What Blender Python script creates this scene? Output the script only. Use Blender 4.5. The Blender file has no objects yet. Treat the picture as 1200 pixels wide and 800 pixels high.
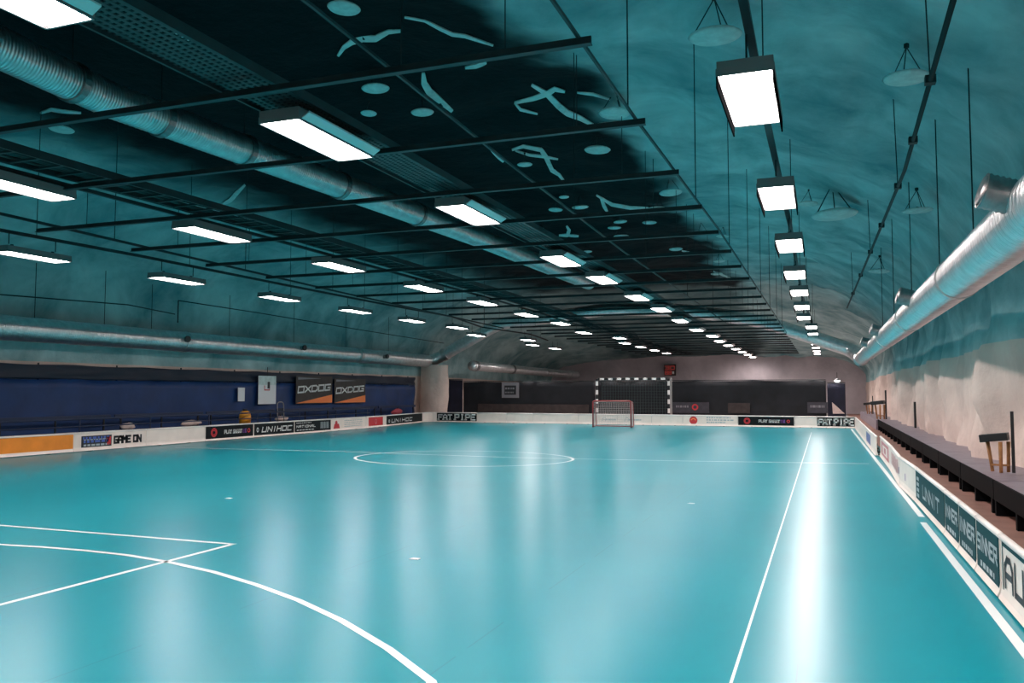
import bpy, bmesh, math, random
from mathutils import Vector, Matrix, noise
random.seed(7)
C = bpy.context.scene.collection
SC = bpy.context.scene
PI = math.pi

# ------------------------------------------------------------------ camera
F, YAW, PITCH, ROLL, EYE = 972.06, 0.3599, 0.0598, 0.0011, 1.65
cy, sy = math.cos(YAW), math.sin(YAW)
r0 = Vector((cy, sy, 0)); fw = Vector((-sy*math.cos(PITCH), cy*math.cos(PITCH), math.sin(PITCH)))
u0 = r0.cross(fw)
RT = r0*math.cos(ROLL) + u0*math.sin(ROLL); UP = u0*math.cos(ROLL) - r0*math.sin(ROLL)
cam_d = bpy.data.cameras.new('camera'); cam = bpy.data.objects.new('camera', cam_d); C.objects.link(cam)
cam_d.lens = F/1200*36; cam_d.sensor_width = 36; cam_d.clip_start = .05; cam_d.clip_end = 300
cam.matrix_world = Matrix(((RT.x, UP.x, -fw.x, 0), (RT.y, UP.y, -fw.y, 0), (RT.z, UP.z, -fw.z, EYE), (0, 0, 0, 1)))
SC.camera = cam

def at(x, y, ax, v):
    """the point of the hall seen at a spot of the photograph on the plane axis = v"""
    d = RT*((x-600)/F) + fw - UP*((y-400)/F)
    o = Vector((0, 0, EYE))
    return o + d*((v-o[ax])/d[ax])

# ------------------------------------------------------------------ materials
def mat(name, col, rough=.6, metal=0, spec=.5, var=0, scale=4, bump=0, bscale=None, emit=None, estr=0):
    m = bpy.data.materials.new(name); m.use_nodes = True
    nt = m.node_tree; b = nt.nodes['Principled BSDF']
    b.inputs['Base Color'].default_value = (*col, 1); b.inputs['Roughness'].default_value = rough
    b.inputs['Metallic'].default_value = metal; b.inputs['Specular IOR Level'].default_value = spec
    if var or bump:
        tc = nt.nodes.new('ShaderNodeTexCoord')
    if var:
        n = nt.nodes.new('ShaderNodeTexNoise'); n.inputs['Scale'].default_value = scale; n.inputs['Detail'].default_value = 5
        nt.links.new(tc.outputs['Object'], n.inputs['Vector'])
        r = nt.nodes.new('ShaderNodeValToRGB')
        r.color_ramp.elements[0].position = .3; r.color_ramp.elements[1].position = .7
        r.color_ramp.elements[0].color = (*[max(0, c*(1-var)) for c in col], 1)
        r.color_ramp.elements[1].color = (*[min(1, c*(1+var)) for c in col], 1)
        nt.links.new(n.outputs['Fac'], r.inputs['Fac']); nt.links.new(r.outputs['Color'], b.inputs['Base Color'])
    if bump:
        n2 = nt.nodes.new('ShaderNodeTexNoise'); n2.inputs['Scale'].default_value = bscale or scale; n2.inputs['Detail'].default_value = 6
        nt.links.new(tc.outputs['Object'], n2.inputs['Vector'])
        bp = nt.nodes.new('ShaderNodeBump'); bp.inputs['Strength'].default_value = bump; bp.inputs['Distance'].default_value = .05
        nt.links.new(n2.outputs['Fac'], bp.inputs['Height']); nt.links.new(bp.outputs['Normal'], b.inputs['Normal'])
    if emit:
        b.inputs['Emission Color'].default_value = (*emit, 1); b.inputs['Emission Strength'].default_value = estr
    return m

M = {}
M['white'] = mat('board_white', (.90, .77, .69), .35, var=.05, scale=3)
M['white_cap'] = mat('board_cap', (.90, .82, .77), .35)
M['black_ad'] = mat('ad_black', (.008, .010, .012), .5, spec=.15)
M['green_ad'] = mat('ad_green', (.006, .055, .065), .6, spec=.1)
M['ink_white'] = mat('ink_white', (.8, .8, .78), .5)
M['ink_grey'] = mat('ink_grey', (.42, .48, .50), .6, spec=.1)
M['ink_black'] = mat('ink_black', (.02, .02, .025), .5)
M['ink_red'] = mat('ink_red', (.6, .03, .04), .5)
M['ink_pink'] = mat('ink_pink', (.62, .22, .24), .5)
M['ink_blue'] = mat('ink_blue', (.06, .12, .42), .5)
M['ink_purple'] = mat('ink_purple', (.22, .08, .35), .5)
M['orange'] = mat('ad_orange', (.90, .28, .03), .4, var=.12, scale=2)
M['orange_flash'] = mat('banner_orange', (.95, .25, .07), .6)
M['line'] = mat('line_white', (.80, .84, .84), .3)
M['dark_steel'] = mat('dark_steel', (.022, .034, .038), .45, .3, var=.3, scale=3)
M['black_rod'] = mat('black_rod', (.012, .016, .018), .6)
M['added_shield'] = mat('added_shield_black', (.0012, .0013, .0014), .9, spec=0)
M['black'] = mat('black_paint', (.010, .011, .013), .5)
M['tray'] = mat('grey_tray', (.045, .055, .058), .45, .4, var=.2)
M['housing'] = mat('lamp_housing', (.22, .22, .22), .45, .3)
M['reflector'] = mat('lamp_reflector', (.7, .66, .64), .3, .6)
M['galv'] = mat('galvanised', (.70, .69, .69), .30, 1.0, var=.12, scale=6)
def ribs(m, pitch):
    nt = m.node_tree; b = nt.nodes['Principled BSDF']; tc = nt.nodes.new('ShaderNodeTexCoord')
    wv = nt.nodes.new('ShaderNodeTexWave'); wv.bands_direction = 'Y'; wv.inputs['Scale'].default_value = 2*PI/(20*pitch)
    nt.links.new(tc.outputs['Object'], wv.inputs['Vector'])
    bp = nt.nodes.new('ShaderNodeBump'); bp.inputs['Strength'].default_value = .8; bp.inputs['Distance'].default_value = .012
    nt.links.new(wv.outputs['Fac'], bp.inputs['Height']); nt.links.new(bp.outputs['Normal'], b.inputs['Normal'])
M['galv_ribbed'] = mat('galvanised_ribbed', (.86, .85, .85), .34, 1.0, var=.12, scale=6); ribs(M['galv_ribbed'], .055)
M['galv_dark'] = mat('galvanised_collar', (.36, .34, .34), .38, 1.0, var=.2, scale=12)
M['cable'] = mat('cable', (.02, .03, .03), .6)
M['disc'] = mat('disc_pale', (.62, .72, .70), .5, var=.15, scale=5)
M['tarp'] = mat('tarp_blue', (.003, .032, .135), .55, var=.25, scale=1.2, bump=.3, bscale=2)
M['tarp_dark'] = mat('tarp_navy', (.006, .012, .030), .6)
M['curtain'] = mat('curtain_black', (.008, .009, .013), .8, var=.4, scale=1.5)
M['curtain_navy'] = mat('curtain_navy', (.012, .013, .032), .8, var=.4, scale=1.5)
M['bench_top'] = mat('bench_top', (.24, .20, .24), .4, var=.2, scale=5)
M['bench_black'] = mat('bench_black', (.003, .0035, .0045), .7, spec=.08)
M['bench_navy'] = mat('bench_navy', (.015, .025, .07), .45)
M['wood'] = mat('stool_wood', (.48, .22, .08), .5, var=.3, scale=9)
M['paper'] = mat('paper', (.82, .82, .84), .7)
M['goal_red'] = mat('goal_red', (.34, .05, .05), .4)
M['net'] = mat('net_pale', (.62, .50, .48), .8)
M['net_dark'] = mat('net_dark', (.05, .08, .08), .8)
M['stripe_white'] = mat('stripe_white', (.8, .76, .74), .5)
M['orange_plastic'] = mat('orange_plastic', (.85, .33, .03), .4)
M['red_cloth'] = mat('red_cloth', (.35, .05, .07), .8)
M['pink_cloth'] = mat('pale_cloth', (.65, .5, .46), .8, var=.15, scale=6)
M['banner_dark'] = mat('banner_brown', (.045, .032, .028), .6, var=.2)
M['sign_grey'] = mat('sign_grey', (.22, .21, .23), .6)
M['chair_grey'] = mat('chair_grey', (.28, .25, .24), .5)
M['led_red'] = mat('led_red', (.3, .02, .02), .5, emit=(1, .15, .12), estr=.12)

# turquoise sports floor: rolls laid along the hall, faint seams and wear
def floor_mat():
    m = bpy.data.materials.new('sports_floor'); m.use_nodes = True; nt = m.node_tree; b = nt.nodes['Principled BSDF']
    tc = nt.nodes.new('ShaderNodeTexCoord')
    n = nt.nodes.new('ShaderNodeTexNoise'); n.inputs['Scale'].default_value = .5; n.inputs['Detail'].default_value = 5
    nt.links.new(tc.outputs['Object'], n.inputs['Vector'])
    r = nt.nodes.new('ShaderNodeValToRGB'); r.color_ramp.elements[0].position = .3; r.color_ramp.elements[1].position = .75
    r.color_ramp.elements[0].color = (.000, .235, .295, 1); r.color_ramp.elements[1].color = (.000, .275, .335, 1)
    nt.links.new(n.outputs['Fac'], r.inputs['Fac'])
    sx = nt.nodes.new('ShaderNodeSeparateXYZ'); nt.links.new(tc.outputs['Object'], sx.inputs[0])
    def mth(op, a, bb=None):
        k = nt.nodes.new('ShaderNodeMath'); k.operation = op
        if isinstance(a, (int, float)): k.inputs[0].default_value = a
        else: nt.links.new(a, k.inputs[0])
        if bb is not None:
            if isinstance(bb, (int, float)): k.inputs[1].default_value = bb
            else: nt.links.new(bb, k.inputs[1])
        return k.outputs[0]
    f = mth('FRACT', mth('DIVIDE', mth('ADD', sx.outputs[0], 22.19), 2.0))
    seam = mth('LESS_THAN', f, .0055)
    n3 = nt.nodes.new('ShaderNodeTexNoise'); n3.inputs['Scale'].default_value = .9; nt.links.new(tc.outputs['Object'], n3.inputs['Vector'])
    seam = mth('MULTIPLY', seam, mth('MULTIPLY', mth('GREATER_THAN', n3.outputs['Fac'], .48), .35))
    mx = nt.nodes.new('ShaderNodeMix'); mx.data_type = 'RGBA'
    nt.links.new(seam, mx.inputs[0]); nt.links.new(r.outputs['Color'], mx.inputs[6]); mx.inputs[7].default_value = (.01, .10, .13, 1)
    nt.links.new(mx.outputs[2], b.inputs['Base Color'])
    b.inputs['Roughness'].default_value = .285
    b.inputs['Specular IOR Level'].default_value = .22
    return m
M['floor'] = floor_mat()
M['concrete'] = mat('red_brown_floor', (.30, .15, .115), .6, var=.18, scale=2.5)
M['grey_floor'] = mat('grey_floor', (.33, .29, .28), .6, var=.15, scale=1.5)

# shotcrete rock: two mottled tones, with a black sprayed band along the crown
def rock_mat(name, band, lo=None, hi=None):
    m = bpy.data.materials.new(name); m.use_nodes = True; nt = m.node_tree; b = nt.nodes['Principled BSDF']
    b.inputs['Roughness'].default_value = .75; b.inputs['Specular IOR Level'].default_value = .12
    tc = nt.nodes.new('ShaderNodeTexCoord')
    def nz(scale, det=6, rough=.55, dist=0):
        n = nt.nodes.new('ShaderNodeTexNoise'); n.inputs['Scale'].default_value = scale; n.inputs['Detail'].default_value = det
        n.inputs['Roughness'].default_value = rough; n.inputs['Distortion'].default_value = dist
        nt.links.new(tc.outputs['Object'], n.inputs['Vector']); return n.outputs['Fac']
    r = nt.nodes.new('ShaderNodeValToRGB'); e = r.color_ramp.elements
    e[0].position = .30; e[0].color = lo or ROCK_LO; e[1].position = .68; e[1].color = hi or ROCK_HI
    nt.links.new(nz(.55, 7, .6, .4), r.inputs['Fac'])
    out = r.outputs['Color']
    if band:
        sx = nt.nodes.new('ShaderNodeSeparateXYZ'); nt.links.new(tc.outputs['Object'], sx.inputs[0])
        def mr(v, a, bb, c, d):
            k = nt.nodes.new('ShaderNodeMapRange'); k.clamp = True; k.interpolation_type = 'SMOOTHSTEP'
            nt.links.new(v, k.inputs[0])
            for i, q in enumerate((a, bb, c, d)): k.inputs[1+i].default_value = q
            return k.outputs[0]
        def mt(op, a, bb):
            k = nt.nodes.new('ShaderNodeMath'); k.operation = op
            for i, q in enumerate((a, bb)):
                if isinstance(q, (int, float)): k.inputs[i].default_value = q
                else: nt.links.new(q, k.inputs[i])
            return k.outputs[0]
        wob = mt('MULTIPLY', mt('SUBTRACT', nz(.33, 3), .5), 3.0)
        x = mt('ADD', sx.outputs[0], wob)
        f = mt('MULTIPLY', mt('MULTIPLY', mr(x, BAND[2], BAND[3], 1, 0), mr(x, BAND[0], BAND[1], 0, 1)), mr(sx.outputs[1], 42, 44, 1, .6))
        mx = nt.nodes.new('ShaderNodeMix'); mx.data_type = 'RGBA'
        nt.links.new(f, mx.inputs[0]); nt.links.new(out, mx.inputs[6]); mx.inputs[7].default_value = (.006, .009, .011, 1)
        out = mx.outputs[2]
    nt.links.new(out, b.inputs['Base Color'])
    bp = nt.nodes.new('ShaderNodeBump'); bp.inputs['Strength'].default_value = .5; bp.inputs['Distance'].default_value = .08
    nt.links.new(nz(3.5, 8, .6), bp.inputs['Height']); nt.links.new(bp.outputs['Normal'], b.inputs['Normal'])
    return m
ROCK_LO = (.33, .36, .37, 1); ROCK_HI = (.60, .60, .59, 1)
BAND = (-17.5, -13.8, -4.5, -3.4)
M['rock'] = rock_mat('rock_wall', False, (.62, .48, .425, 1), (.90, .73, .65, 1))
M['rock_ceiling_bounce_tint'] = rock_mat('rock_ceiling_bounce_tint', True, (.13, .30, .33, 1), (.56, .74, .74, 1))  # teal bounce light from the floor is painted into the ceiling rock colour
LAMP_COL = (1.0, .90, .875)
M['lamp'] = mat('lamp_diffuser', (.9, .9, .9), .5, emit=LAMP_COL, estr=24)
AREA_W = 52

# ------------------------------------------------------------------ mesh helpers
class MB:
    def __init__(s): s.v = []; s.f = []
    def quad(s, *p):
        i = len(s.v); s.v += [tuple(q) for q in p]; s.f.append(tuple(range(i, i+len(p)))); return s
    def box(s, lo, hi, mx=None):
        x0, y0, z0 = lo; x1, y1, z1 = hi
        p = [Vector(q) for q in ((x0,y0,z0),(x1,y0,z0),(x1,y1,z0),(x0,y1,z0),(x0,y0,z1),(x1,y0,z1),(x1,y1,z1),(x0,y1,z1))]
        if mx: p = [mx @ q for q in p]
        i = len(s.v); s.v += [tuple(q) for q in p]
        s.f += [tuple(i+k for k in f) for f in ((3,2,1,0),(4,5,6,7),(0,1,5,4),(1,2,6,5),(2,3,7,6),(3,0,4,7))]
        return s
    def tube(s, pts, rad, n=8, cap=True):
        pts = [Vector(p) for p in pts]; rads = rad if isinstance(rad, (list, tuple)) else [rad]*len(pts)
        i0 = len(s.v); ref = None
        for k, p in enumerate(pts):
            t = (pts[min(k+1, len(pts)-1)] - pts[max(k-1, 0)]).normalized()
            if ref is None:
                ref = Vector((0, 0, 1)) if abs(t.z) < .9 else Vector((1, 0, 0))
            a = (ref - t*ref.dot(t)).normalized(); ref = a; b = t.cross(a)
            for j in range(n):
                w = 2*PI*j/n; q = p + (a*math.cos(w) + b*math.sin(w))*rads[k]; s.v.append(tuple(q))
        for k in range(len(pts)-1):
            for j in range(n):
                a = i0+k*n+j; b = i0+k*n+(j+1) % n
                s.f.append((a, b, b+n, a+n))
        if cap:
            s.f.append(tuple(i0+j for j in reversed(range(n)))); e = i0+(len(pts)-1)*n; s.f.append(tuple(e+j for j in range(n)))
        return s
    def lathe(s, prof, n=20, mx=None):
        i0 = len(s.v)
        for r, z in prof:
            for j in range(n):
                w = 2*PI*j/n; q = Vector((r*math.cos(w), r*math.sin(w), z)); s.v.append(tuple(mx @ q if mx else q))
        for k in range(len(prof)-1):
            for j in range(n):
                a = i0+k*n+j; b = i0+k*n+(j+1) % n; s.f.append((a, b, b+n, a+n))
        s.f.append(tuple(i0+j for j in reversed(range(n)))); e = i0+(len(prof)-1)*n; s.f.append(tuple(e+j for j in range(n)))
        return s
    def prism(s, poly, axis_vec):            # extrude a planar polygon
        a = Vector(axis_vec); n = len(poly); i = len(s.v)
        s.v += [tuple(Vector(p)) for p in poly] + [tuple(Vector(p)+a) for p in poly]
        s.f.append(tuple(i+k for k in reversed(range(n)))); s.f.append(tuple(i+n+k for k in range(n)))
        for k in range(n): s.f.append((i+k, i+(k+1) % n, i+n+(k+1) % n, i+n+k))
        return s
    def build(s, name, m, parent=None, smooth=False, off=None, bevel=0):
        me = bpy.data.meshes.new(name)
        vs = s.v if off is None else [tuple(Vector(v)-Vector(off)) for v in s.v]
        me.from_pydata(vs, [], s.f); me.update()
        bm = bmesh.new(); bm.from_mesh(me); bmesh.ops.recalc_face_normals(bm, faces=bm.faces); bm.to_mesh(me); bm.free()
        if smooth:
            for p in me.polygons: p.use_smooth = True
        if m is not None: me.materials.append(m)
        o = bpy.data.objects.new(name, me); C.objects.link(o)
        if parent: o.parent = parent
        if bevel:
            b = o.modifiers.new('bevel', 'BEVEL'); b.width = bevel; b.segments = 2; b.limit_method = 'ANGLE'
        return o

def tag(o, label=None, cat=None, group=None, kind=None):
    if label: o['label'] = label
    if cat: o['category'] = cat
    if group: o['group'] = group
    if kind: o['kind'] = kind
    return o
def empty(name, loc, label=None, cat=None, group=None, kind=None, mx=None):
    o = bpy.data.objects.new(name, None); C.objects.link(o); o.empty_display_size = .2
    if mx is not None: o.matrix_world = mx
    else: o.location = loc
    return tag(o, label, cat, group, kind)
def copy_tree(o, loc=None, parent=None):
    c = o.copy(); C.objects.link(c)
    if parent: c.parent = parent
    if loc is not None: c.location = loc
    for ch in list(o.children): copy_tree(ch, None, c)
    return c
ORD = 'first second third fourth fifth sixth seventh eighth ninth tenth eleventh twelfth thirteenth fourteenth fifteenth sixteenth seventeenth eighteenth nineteenth twentieth'.split()
def ordn(i):
    if i < 20: return ORD[i]
    return {2: 'twenty', 3: 'thirty'}[(i+1)//10] + '-' + ORD[(i+1) % 10 - 1] if (i+1) % 10 else {30: 'thirtieth'}[i+1]

# ------------------------------------------------------------------ hall shell
XC, HW = -9.2, 12.2
def crown(Y):
    if Y < 42: return 7.2
    t = min(1, (Y-42)/24); return 7.2 - 2.75*t
def spring(Y):
    return 2.5 if Y < 42 else 2.5 - .2*min(1, (Y-42)/24)
def prof(t, Y):
    """t 0..1 right wall base to spring, 1..2 the vault, 2..3 left wall down"""
    sp, cr = spring(Y), crown(Y)
    if t <= 1: return XC+HW, sp*t, (-1, 0, 0)
    if t >= 2: return XC-HW, sp*(3-t), (1, 0, 0)
    a = PI*(t-1); c, s_ = math.cos(a), math.sin(a)
    e = 2/3.0
    X = XC + HW*math.copysign(abs(c)**e, c); Z = sp + (cr-sp)*abs(s_)**e
    n = Vector((-(c if abs(c) > .01 else 0)*1.0, 0, -s_*1.4)).normalized()
    return X, Z, n
def fbm(x, y, z, o=4):
    return noise.fractal(Vector((x, y, z)), 1.0, 2.0, o, noise_basis='PERLIN_ORIGINAL')
def shell(t, Y):
    X, Z, n = prof(t, Y); n = Vector(n)
    side = 1 if t < 1.5 else -1
    fold = max(0, min(1, (3.6-Z)/1.2))
    big = fbm(X*.28, Y*.22, Z*.3 + 5)*.30
    rid = abs(fbm(Y*.42, Z*.16+side*9, 3.1, 3))*.62*fold
    fine = fbm(X*.9, Y*.9, Z*.9, 4)*.09
    amp = 1.0
    d = (big*(1-.4*fold) + fine - .02)*amp + (rid*1.1 if side > 0 else rid*.35) - .04*fold
    return Vector((X, Y, Z)) + n*d
NY = 300; YS = [-4 + 72*(k/(NY-1)) for k in range(NY)]
def shell_mesh(name, ts, m):
    mb = MB()
    for Y in YS:
        for t in ts: mb.v.append(tuple(shell(t, Y)))
    n = len(ts)
    for i in range(NY-1):
        for j in range(n-1):
            a = i*n+j; mb.f.append((a, a+1, a+n+1, a+n))
    return tag(mb.build(name, m, smooth=True), kind='structure')
def lin(a, b, n): return [a+(b-a)*k/(n-1) for k in range(n)]
shell_mesh('wall_right', lin(0, 1, 22), M['rock'])
shell_mesh('ceiling', lin(1, 2, 150), M['rock_ceiling_bounce_tint'])
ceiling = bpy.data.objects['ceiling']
shell_mesh('wall_left', lin(2, 3, 14), M['rock'])
CEIL = []
def ceil_z(X, Y):
    u = min(.999, abs(X-XC)/HW); s_ = math.sin(math.acos(u**1.5))
    t = 1 + math.acos(math.copysign(u**1.5, X-XC))/PI
    return shell(t, Y).z
def end_wall(name, Y, m):
    mb = MB(); ts = lin(0, 3, 60); pts = [shell(t, Y) for t in ts]
    NX = 48
    for k in range(NX+1):
        X = XC-HW-.6 + (2*HW+1.2)*k/NX
        zt = ceil_z(max(XC-HW+.05, min(XC+HW-.05, X)), Y)+.5
        for j in range(9):
            z = zt*j/8; mb.v.append((X, Y + fbm(X*.4, z*.4, Y)*.12, z))
    for k in range(NX):
        for j in range(8):
            a = k*9+j; mb.f.append((a, a+1, a+10, a+9))
    return tag(mb.build(name, m, smooth=True), kind='structure')
M['rock_lilac'] = rock_mat('rock_far_wall', False, (.50, .44, .47, 1), (.72, .64, .67, 1))
end_wall('wall_back', 66.2, M['rock_lilac'])
end_wall('wall_front', -3.6, M['rock'])

# floors
def slab(name, x0, x1, y0, y1, z0, z1, m, kind='structure', parent=None):
    return tag(MB().box((x0, y0, z0), (x1, y1, z1)).build(name, m, parent), kind=kind if not parent else None)
FX0, FX1, FY1 = -20.05, 1.50, 40.55
floor = slab('floor', FX0, FX1, -3.9, FY1, -.06, 0, M['floor'])
slab('floor_right', FX1, 3.6, -3.9, 68, -.07, -.004, M['concrete'])
slab('floor_left', -22.5, FX0, -3.9, 68, -.07, -.004, M['grey_floor'])
slab('floor_back', FX0, FX1, FY1, 68, -.07, -.004, M['grey_floor'])

# court markings, painted on the floor
def ribbon(pts, w):
    mb = MB(); L = []; pts = [Vector((p[0], p[1], 0)) for p in pts]
    for k, p in enumerate(pts):
        t = (pts[min(k+1, len(pts)-1)] - pts[max(k-1, 0)]).normalized(); n = Vector((-t.y, t.x, 0))
        L.append((p+n*w/2, p-n*w/2))
    for k in range(len(L)-1):
        a, b = L[k]; c, d = L[k+1]
        z = Vector((0, 0, .0025)); mb.quad(a+z, b+z, d+z, c+z)
    return mb
def marking(pts, w): ribbon(pts, w).build('line_marking', M['line'], floor)
marking([(1.13, 11.75), (1.17, 3.0)], .075)
marking([(1.07, 39.6), (1.12, 25), (1.14, 18.3), (1.165, 12.25)], .075)
marking([(-.53, 3), (-.53, 36)], .018)
marking([tuple(at(x, y, 2, 0)[:2]) for x, y in ((205, 524.3), (400, 529), (600, 536), (800, 540), (1018, 543.3))], .07)
cc = (-8.42, 18.95); marking([(cc[0]+2.75*math.cos(2*PI*k/64), cc[1]+2.3*math.sin(2*PI*k/64)) for k in range(65)], .07)
marking([(-15.5, 7.42), (-6.0, 7.42)], .06)
marking([(-6.0, 7.45), (-5.97, 1.5)], .06)
arc = [tuple(at(x, y, 2, 0)[:2]) for x, y in ((0, 638), (50, 641), (100, 645), (150, 650.5), (195, 658), (250, 670), (300, 685), (350, 703.5), (400, 727), (455, 760), (505, 798))]
arc = [(-14, 6.5)] + arc + [(-1.75, 3.8), (-1.4, 2.8)]
marking(arc, .062)

# ------------------------------------------------------------------ lettering drawn with strokes
G = {  # on a 4 x 6 grid
 'A': [[(0,0),(0,4.2),(1.2,6),(2.8,6),(4,4.2),(4,0)], [(0,2.4),(4,2.4)]], 'B': [[(0,0),(0,6),(3.2,6),(4,5),(3.2,3.1),(4,1.4),(3.2,0),(0,0)], [(0,3.1),(3.2,3.1)]],
 'C': [[(4,6),(0,6),(0,0),(4,0)]], 'D': [[(0,0),(0,6),(2.8,6),(4,4.6),(4,1.4),(2.8,0),(0,0)]], 'E': [[(4,6),(0,6),(0,0),(4,0)], [(0,3.1),(3.2,3.1)]],
 'F': [[(0,0),(0,6),(4,6)], [(0,3.1),(3,3.1)]], 'G': [[(4,6),(0,6),(0,0),(4,0),(4,2.8),(2.2,2.8)]], 'H': [[(0,0),(0,6)], [(4,0),(4,6)], [(0,3),(4,3)]],
 'I': [[(2,0),(2,6)]], 'L': [[(0,6),(0,0),(4,0)]], 'M': [[(0,0),(0,6),(2,3),(4,6),(4,0)]], 'N': [[(0,0),(0,6),(4,0),(4,6)]],
 'O': [[(0,0),(0,6),(4,6),(4,0),(0,0)]], 'P': [[(0,0),(0,6),(4,6),(4,2.7),(0,2.7)]], 'R': [[(0,0),(0,6),(4,6),(4,3),(0,3)], [(1.6,3),(4,0)]],
 'S': [[(4,6),(0,6),(0,3.1),(4,3.1),(4,0),(0,0)]], 'T': [[(2,0),(2,6)], [(0,6),(4,6)]], 'U': [[(0,6),(0,0),(4,0),(4,6)]],
 'V': [[(0,6),(2,0),(4,6)]], 'W': [[(0,6),(1,0),(2,4),(3,0),(4,6)]], 'X': [[(0,0),(4,6)], [(0,6),(4,0)]], 'Y': [[(0,6),(2,3),(4,6)], [(2,3),(2,0)]],
 '3': [[(0,6),(4,6),(4,0),(0,0)], [(1,3),(4,3)]], '0': [[(0,0),(0,6),(4,6),(4,0),(0,0)]], '4': [[(3,0),(3,6),(0,2),(4,2)]], '8': [[(0,0),(0,6),(4,6),(4,0),(0,0)], [(0,3),(4,3)]],
 '-': [[(.6,3),(3.4,3)]], '.': [[(0,.2),(.8,.2)]], ':': [[(1.6,1.6),(2.4,1.6)], [(1.6,4.4),(2.4,4.4)]],
}
SERIF = {'F': [(0,0)], 'A': [(0,0),(4,0)], 'T': [(2,0)], 'P': [(0,0)], 'I': [(2,0),(2,6)], 'E': []}
def letters(mb, text, P, x, y, w, h, th=.16, slant=0, serif=False, gap=1.6):
    """strokes of a text in the box x, y, w, h of the panel frame P(u, v)"""
    widths = [2.2 if c in 'I.' and not serif else 2 if c == ' ' else 4 for c in text]
    tot = sum(widths) + gap*(len(text)-1); sx = w/tot; s_y = h/6; T = th*h/2; cur = 0
    for c, cw in zip(text, widths):
        for st in G.get(c, []):
            pts = []
            for (a, b) in st:
                px = x + (cur + a*cw/4)*sx + slant*(b/6)*h; py = y + T + b*(h-2*T)/6; pts.append(Vector((px, py)))
            for k in range(len(pts)-1):
                p, q = pts[k], pts[k+1]; d = (q-p)
                if d.length < 1e-6: continue
                d.normalize(); n = Vector((-d.y, d.x)); tx = min(T, .95*sx*4*.33)
                nn = Vector((n.x*tx, n.y*T)); e = Vector((d.x*tx, d.y*T))
                mb.quad(*[P(*r) for r in (p-e+nn, p-e-nn, q+e-nn, q+e+nn)])
        if serif:
            for (a, b) in SERIF.get(c, []):
                px = x + (cur+a*cw/4)*sx; py = y + T + b*(h-2*T)/6; k = 1.25*sx
                mb.quad(P(px-k, py-T), P(px+k, py-T), P(px+k, py+T), P(px-k, py+T))
        cur += cw + gap
    return mb
def scribble(mb, P, x, y, w, h, seed, n=9):          # small print too fine to read: little dashes
    rr = random.Random(seed); u = x
    while u < x+w:
        l = rr.uniform(.3, 1.1)*w/n; l = min(l, x+w-u)
        mb.quad(P(u, y), P(u+l, y), P(u+l, y+h), P(u, y+h)); u += l + w/n*.28
def ringmark(mb, P, x, y, ro, ri, n=20, ax=1.0, a0=0, a1=2*PI):
    for k in range(n):
        a, b = a0+(a1-a0)*k/n, a0+(a1-a0)*(k+1)/n
        f = lambda r, w: P(x+r*math.cos(w)*ax, y+r*math.sin(w))
        mb.quad(f(ri, a), f(ro, a), f(ro, b), f(ri, b))
def rect(mb, P, x, y, w, h): mb.quad(P(x, y), P(x+w, y), P(x+w, y+h), P(x, y+h))

# ------------------------------------------------------------------ rink boards
BH = .53
def board(p, q, label, group, tall=BH, lean=0, ad=None):
    """one rink board from p to q, its court side on the left-hand normal; origin at p on the floor"""
    p = Vector((*p, 0)); q = Vector((*q, 0)); L = (q-p).length; d = (q-p)/L
    n = Vector((d.y, -d.x, 0))                       # to the court
    mx = Matrix(((d.x, n.x, 0, p.x), (d.y, n.y, 0, p.y), (0, 0, 1, 0), (0, 0, 0, 1)))
    t = empty('rink_board', None, label, 'rink board', group, mx=mx)
    g = .006
    # panel with a flared foot, profile in (n, z)
    pf = [(.03, .02), (.012, .06), (0, .12), (0, tall-.04), (-.022, tall-.04), (-.022, .12), (-.05, .02)]
    MB().prism([(g, a, b) for a, b in pf], (L-2*g, 0, 0)).build('panel', M['white'], t)
    MB().tube([(g, -.011, tall-.028), (L-g, -.011, tall-.028)], .028, 10).build('top_cap', M['white_cap'], t, smooth=True)
    for u in (.25, .75): MB().box((L*u-.03, -.22, .0), (L*u+.03, -.03, .03)).box((L*u-.015, -.06, .03), (L*u+.015, -.024, .3)).build('support_foot', M['black'], t)
    if ad: ad(t, L)
    return t
# panel frame on the board: u along, v up, standing proud of the panel by e
def BP(e): return lambda u, v: (u, e, v)
def adpanel(t, u0, u1, m, v0=.07, v1=.485, e=.008):
    return MB().box((u0, .001, v0), (u1, e, v1)).build('advert_panel', m, t)
def put(mb, m, par, name='lettering'): return mb.build(name, m, par)
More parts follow.
